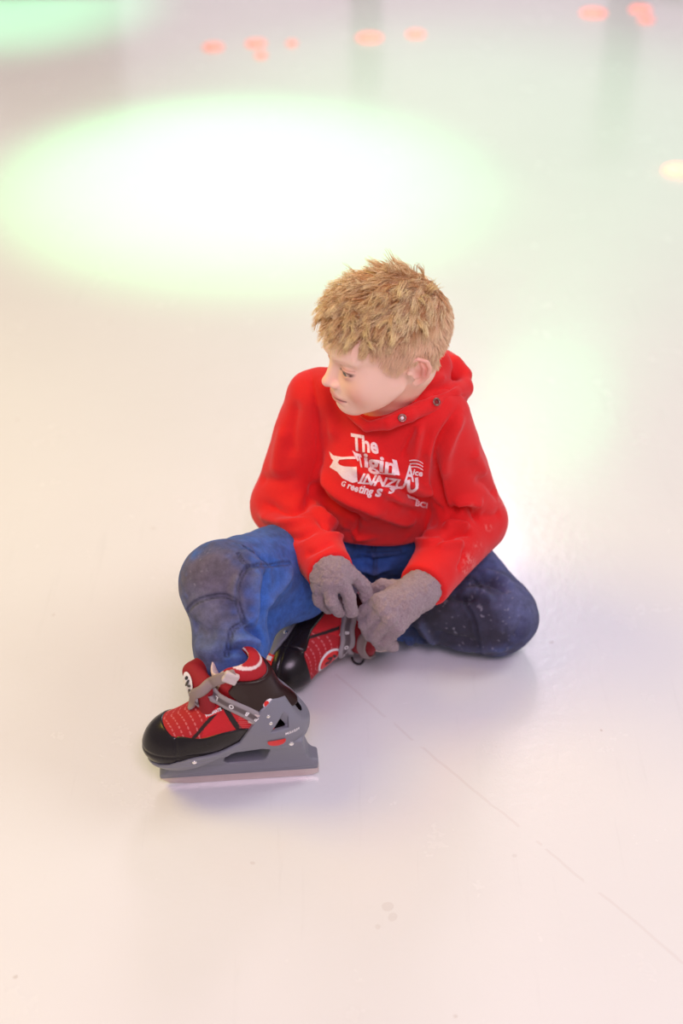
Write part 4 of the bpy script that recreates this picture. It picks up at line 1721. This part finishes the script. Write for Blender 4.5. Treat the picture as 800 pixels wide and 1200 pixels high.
poly7([(85, 208), (112, 234), (160, 243), (240, 241), (250, 258), (200, 256), (150, 260), (112, 264), (98, 250)])
poly7([(112, 264), (150, 260), (138, 276), (150, 292), (180, 302), (255, 306), (262, 396), (230, 404), (170, 376), (135, 335), (88, 306), (102, 284)])
poly7([(228, 202), (246, 214), (268, 262), (262, 274), (246, 250)])
poly7([(262, 398), (262, 408), (330, 412), (400, 398), (398, 390), (330, 402)])
poly7([(360, 344), (440, 340), (522, 350), (522, 356), (440, 348), (362, 352)])
poly7([(455, 440), (540, 420), (545, 432), (470, 456)])
poly7([(566, 476), (590, 488), (640, 508), (632, 516), (575, 500)])
for k in range(3):
    y0 = 262 + k * 20
    up_ = [(586 + t * 84, y0 + 22 * (t - .3) ** 2 * 2 - 4) for t in np.linspace(0, 1, 7)]
    dn_ = [(x, y + 6) for x, y in reversed(up_)]
    poly7(up_ + dn_)
PV = np.concatenate(allV); PT = np.concatenate(allT)
pt_ = NT('screen_print')
nz = pt_.noise(900, 3, .7)
rp = pt_.ramp(nz.outputs[0], [(.33, tuple(srgb(232, 92, 96))), (.42, tuple(srgb(252, 234, 234)))])
pt_.l(rp.outputs[0], pt_.b.inputs['Base Color']); pt_.set(Roughness=.7)
good = np.linalg.norm(PV, axis=1) > .1
PT = PT[good[PT].all(1)]
e = np.max([np.linalg.norm(PV[PT[:, i]] - PV[PT[:, (i + 1) % 3]], axis=1) for i in range(3)], 0)
PT = PT[e < .02]
lg = mk('printed_lettering', PV, PT, pt_.m, hoodie, sm=True)

brass = plain('eyelet_metal', tuple(srgb(150, 112, 104)), .3, .9)
cordm = plain('white_cord', (.85, .78, .78), .8)
for px_, py_ in ((511, 471), (471, 490)):
    p_, n_ = ray_to(hdb, px_, py_, .0005)
    if p_ is None:
        p_, n_ = ray_to(hob, px_, py_, .0005)
    a = np.cross(n_, [.2, .9, .3]); a /= np.linalg.norm(a); b = np.cross(n_, a)
    V_, Q_ = [], []
    A, B = 22, 10
    for i in range(A):
        u = 2 * math.pi * i / A
        rd = a * math.cos(u) + b * math.sin(u)
        for j in range(B):
            v_ = 2 * math.pi * j / B
            V_.append(p_ + rd * (.0048 + .0014 * math.cos(v_)) + n_ * (.0010 * math.sin(v_) + .0006))
    for i in range(A):
        for j in range(B):
            Q_.append((i * B + j, ((i + 1) % A) * B + j, ((i + 1) % A) * B + (j + 1) % B, i * B + (j + 1) % B))
    mk('eyelet', np.array(V_), np.array(Q_), brass, hoodie)
    if px_ < 480:
        V_, Q_ = disc_mesh(p_, n_, .0026, .001)
        mk('drawstring_end', V_, Q_, cordm, hoodie)
    else:
        V_, Q_ = disc_mesh(p_ - n_ * .0002, n_, .0034, .0004)
        mk('eyelet_hole', V_, Q_, plain('dark_hole', (.25, .01, .01), .8), hoodie)

# kangaroo pocket: a second layer of cloth on the belly
pk = [(412, 604), (430, 606), (462, 608), (498, 606), (514, 612), (518, 622), (518, 634), (470, 640), (420, 639), (404, 636), (416, 622)]
V2, T2 = shape_mesh(pk, 2.2)
top_, bot_ = [], []
for x, y in V2[:, :2]:
    p_, n_ = ray_to(hob, x, y, .0028)
    q_, _ = ray_to(hob, x, y, -.002)
    top_.append(p_ if p_ is not None else None); bot_.append(q_)
ok_ = np.array([p is not None for p in top_])
if ok_.all():
    nV = len(V2)
    ed = {}
    for t3 in T2:
        for i in range(3):
            k_ = (int(t3[i]), int(t3[(i + 1) % 3])); ed[k_] = 1
    bd = [k_ for k_ in ed if (k_[1], k_[0]) not in ed]
    VV = np.concatenate([np.array(top_), np.array(bot_)])
    TT = [tuple(t3) for t3 in T2] + [(a_, b_, b_ + nV) for a_, b_ in bd] + [(a_, b_ + nV, a_ + nV) for a_, b_ in bd]
    mk('pocket', VV, np.array(TT), red_m, hoodie, np.tile(RED, (len(VV), 1)))

print('details', round(time.time() - T0, 1))


# loose end of the hook-and-loop strap hanging from the left glove, and its hook
def solid_strip(name, rows, th, mat, parent, col):
    rows = np.array(rows)           # L x 2 x 3
    L = len(rows)
    n = np.cross(rows[1, 0] - rows[0, 0], rows[0, 1] - rows[0, 0]); n /= np.linalg.norm(n)
    k = 5
    us = np.linspace(0, 1, k)
    A_ = rows[:, :1] * (1 - us)[None, :, None] + rows[:, 1:] * us[None, :, None]
    B_ = A_ + n * th
    V_ = np.concatenate([A_.reshape(-1, 3), B_.reshape(-1, 3)]); o_ = L * k
    Q_ = []
    for i in range(L - 1):
        for j in range(k - 1):
            a, b, c, d = i * k + j, i * k + j + 1, (i + 1) * k + j + 1, (i + 1) * k + j
            Q_ += [(a, b, c, d), (a + o_, d + o_, c + o_, b + o_)]
        for j in (0, k - 1):
            a, d = i * k + j, (i + 1) * k + j
            Q_.append((a, d, d + o_, a + o_))
    for i in (0, L - 1):
        for j in range(k - 1):
            a, b = i * k + j, i * k + j + 1
            Q_.append((a, b, b + o_, a + o_))
    return mk(name, V_, np.array(Q_), mat, parent, np.tile(col, (len(V_), 1)), sm=False)


LS = [o for o in bpy.data.objects if o.name.startswith('ice_skate')][-1]
rows = []
for t_ in np.linspace(0, 1, 8):
    cx_, cy_ = 420 + 12 * t_, 738 + 32 * t_
    z_ = .085 - .055 * t_ + .006 * math.sin(t_ * 5)
    rows.append([J(cx_ - 6, cy_ + 3, z_), J(cx_ + 8, cy_ - 1, z_)])
solid_strip('strap_end', rows, .002, strap_m, LS, srgb(140, 120, 118))
pts = [J(430, 765, .022), J(427, 772, .012), J(422, 778, .006), J(415, 776, .006), J(412, 770, .010)]
V_, Q_ = [], []
cp = np.array(curve_px(pts, 5)); tn = np.gradient(cp, axis=0); tn /= np.linalg.norm(tn, axis=1)[:, None]
for c_, t_ in zip(cp, tn):
    a = np.cross(t_, [0, 0, 1.0]); a /= np.linalg.norm(a); b = np.cross(t_, a)
    for j in range(8):
        V_.append(c_ + (a * math.cos(j * math.pi / 4) + b * math.sin(j * math.pi / 4)) * .0018)
for i in range(len(cp) - 1):
    for j in range(8):
        Q_.append((i * 8 + j, i * 8 + (j + 1) % 8, (i + 1) * 8 + (j + 1) % 8, (i + 1) * 8 + j))
mk('hook', np.array(V_), np.array(Q_), rubber_dark, LS)

# small red tag on the left skate, in front of its blade holder
hw = [o for o in LS.children if o.name.startswith(('blade_holder', 'toe_shell'))]
VV, QQ = [], []
for o in hw:
    me = o.data; n_ = len(me.vertices)
    a = np.empty(n_ * 3, f32); me.vertices.foreach_get('co', a); a = a.reshape(-1, 3) + np.array(LS.location)
    q = np.empty(len(me.loops), np.int32); me.loops.foreach_get('vertex_index', q)
    QQ.append(q.reshape(-1, 4) + sum(len(x) for x in VV)); VV.append(a)
lb = bvh_of(np.concatenate(VV), np.concatenate(QQ))


def tagpatch(poly, res, off, mat, name):
    V2, T2 = shape_mesh(poly, res)
    out = []
    for x, y in V2[:, :2]:
        p_, n_ = ray_to(lb, x, y, off)
        out.append(p_)
    if any(p is None for p in out):
        print('tag missed'); return
    mk(name, np.array(out), T2, mat, LS)


tagpatch([(312, 764), (322, 768), (316, 786), (307, 781)], 1.6, .0012, redp_m, 'tag')
tagpatch([(314.5, 768), (319.5, 770), (318, 775), (313, 773)], 1.2, .0018, white_m, 'tag_print')
tagpatch([(311.5, 775), (316.5, 777.5), (314.5, 782.5), (310, 780)], 1.2, .0018, white_m, 'tag_print')


def cam_patch(bv, poly, res, off, mat, name, par):
    V2, T2 = shape_mesh(poly, res)
    out = [ray_to(bv, x, y, off)[0] for x, y in V2[:, :2]]
    hit = [np.linalg.norm(p - CAM) for p in out if p is not None]
    if not hit:
        print(name, 'missed'); return
    dist = float(np.mean(hit))
    for i, (x, y) in enumerate(V2[:, :2]):
        if out[i] is None:
            d = rayd(x, y); q = CAM + d / np.linalg.norm(d) * dist
            out[i] = np.array(bv.find_nearest(Vector(q))[0])
    mk(name, np.array(out), T2, mat, par)


tb = bvh_of(*TGB)
cam_patch(tb, ellipse(221, 800, 5, 13, 30, -.2), 1.6, .0018, white_m, 'logo_plate', SKR)
for k, e_ in enumerate((ellipse(220, 794, 1.8, 2.2, 12), ellipse(221, 799.5, 1.5, 4, 12, .5), ellipse(223, 803, 2.2, 1.5, 12, .4), ellipse(223.5, 808, 1.5, 1.8, 12))):
    cam_patch(tb, e_, 1.4, .0026, rubber_dark, 'logo_figure', SKR)

# glowing discs put in for the spots of red light on the far ice
GLOW_LABELS = ['red light on the far ice, left of the pair in the top right corner',
                'red light on the far ice nearest the top right corner',
                'small red light just below the one nearest the top right corner',
                'largest red light on the far ice at the top centre, above the hair',
                'small red light just right of the large one at the top centre',
                'leftmost of the red lights on the blurred far ice',
                'wide red light second from the left on the far ice',
                'tiny red light just below the second one from the left',
                'tiny faint red light between the left group and the top centre light',
                'bright orange-red light glowing on the ice at the right edge']
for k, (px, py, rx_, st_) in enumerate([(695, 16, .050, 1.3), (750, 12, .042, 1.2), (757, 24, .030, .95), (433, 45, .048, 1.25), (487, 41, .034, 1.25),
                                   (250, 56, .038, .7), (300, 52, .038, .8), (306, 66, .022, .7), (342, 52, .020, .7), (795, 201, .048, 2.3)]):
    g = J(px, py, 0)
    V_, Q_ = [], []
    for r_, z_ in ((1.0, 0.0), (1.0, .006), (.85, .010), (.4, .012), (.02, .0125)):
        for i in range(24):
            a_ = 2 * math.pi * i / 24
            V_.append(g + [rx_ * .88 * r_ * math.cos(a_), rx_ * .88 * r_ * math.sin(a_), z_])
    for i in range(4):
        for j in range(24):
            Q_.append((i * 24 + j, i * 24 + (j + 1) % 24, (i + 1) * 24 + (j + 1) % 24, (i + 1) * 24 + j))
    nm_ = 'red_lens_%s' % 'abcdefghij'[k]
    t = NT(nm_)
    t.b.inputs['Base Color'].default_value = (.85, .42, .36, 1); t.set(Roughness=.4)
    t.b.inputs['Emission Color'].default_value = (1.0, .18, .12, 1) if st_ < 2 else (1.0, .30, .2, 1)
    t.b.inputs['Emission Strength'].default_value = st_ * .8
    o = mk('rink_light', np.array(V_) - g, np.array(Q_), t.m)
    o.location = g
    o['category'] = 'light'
    o['label'] = GLOW_LABELS[k]
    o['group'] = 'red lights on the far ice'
print('SCRIPT TIME', round(time.time() - T0, 1))
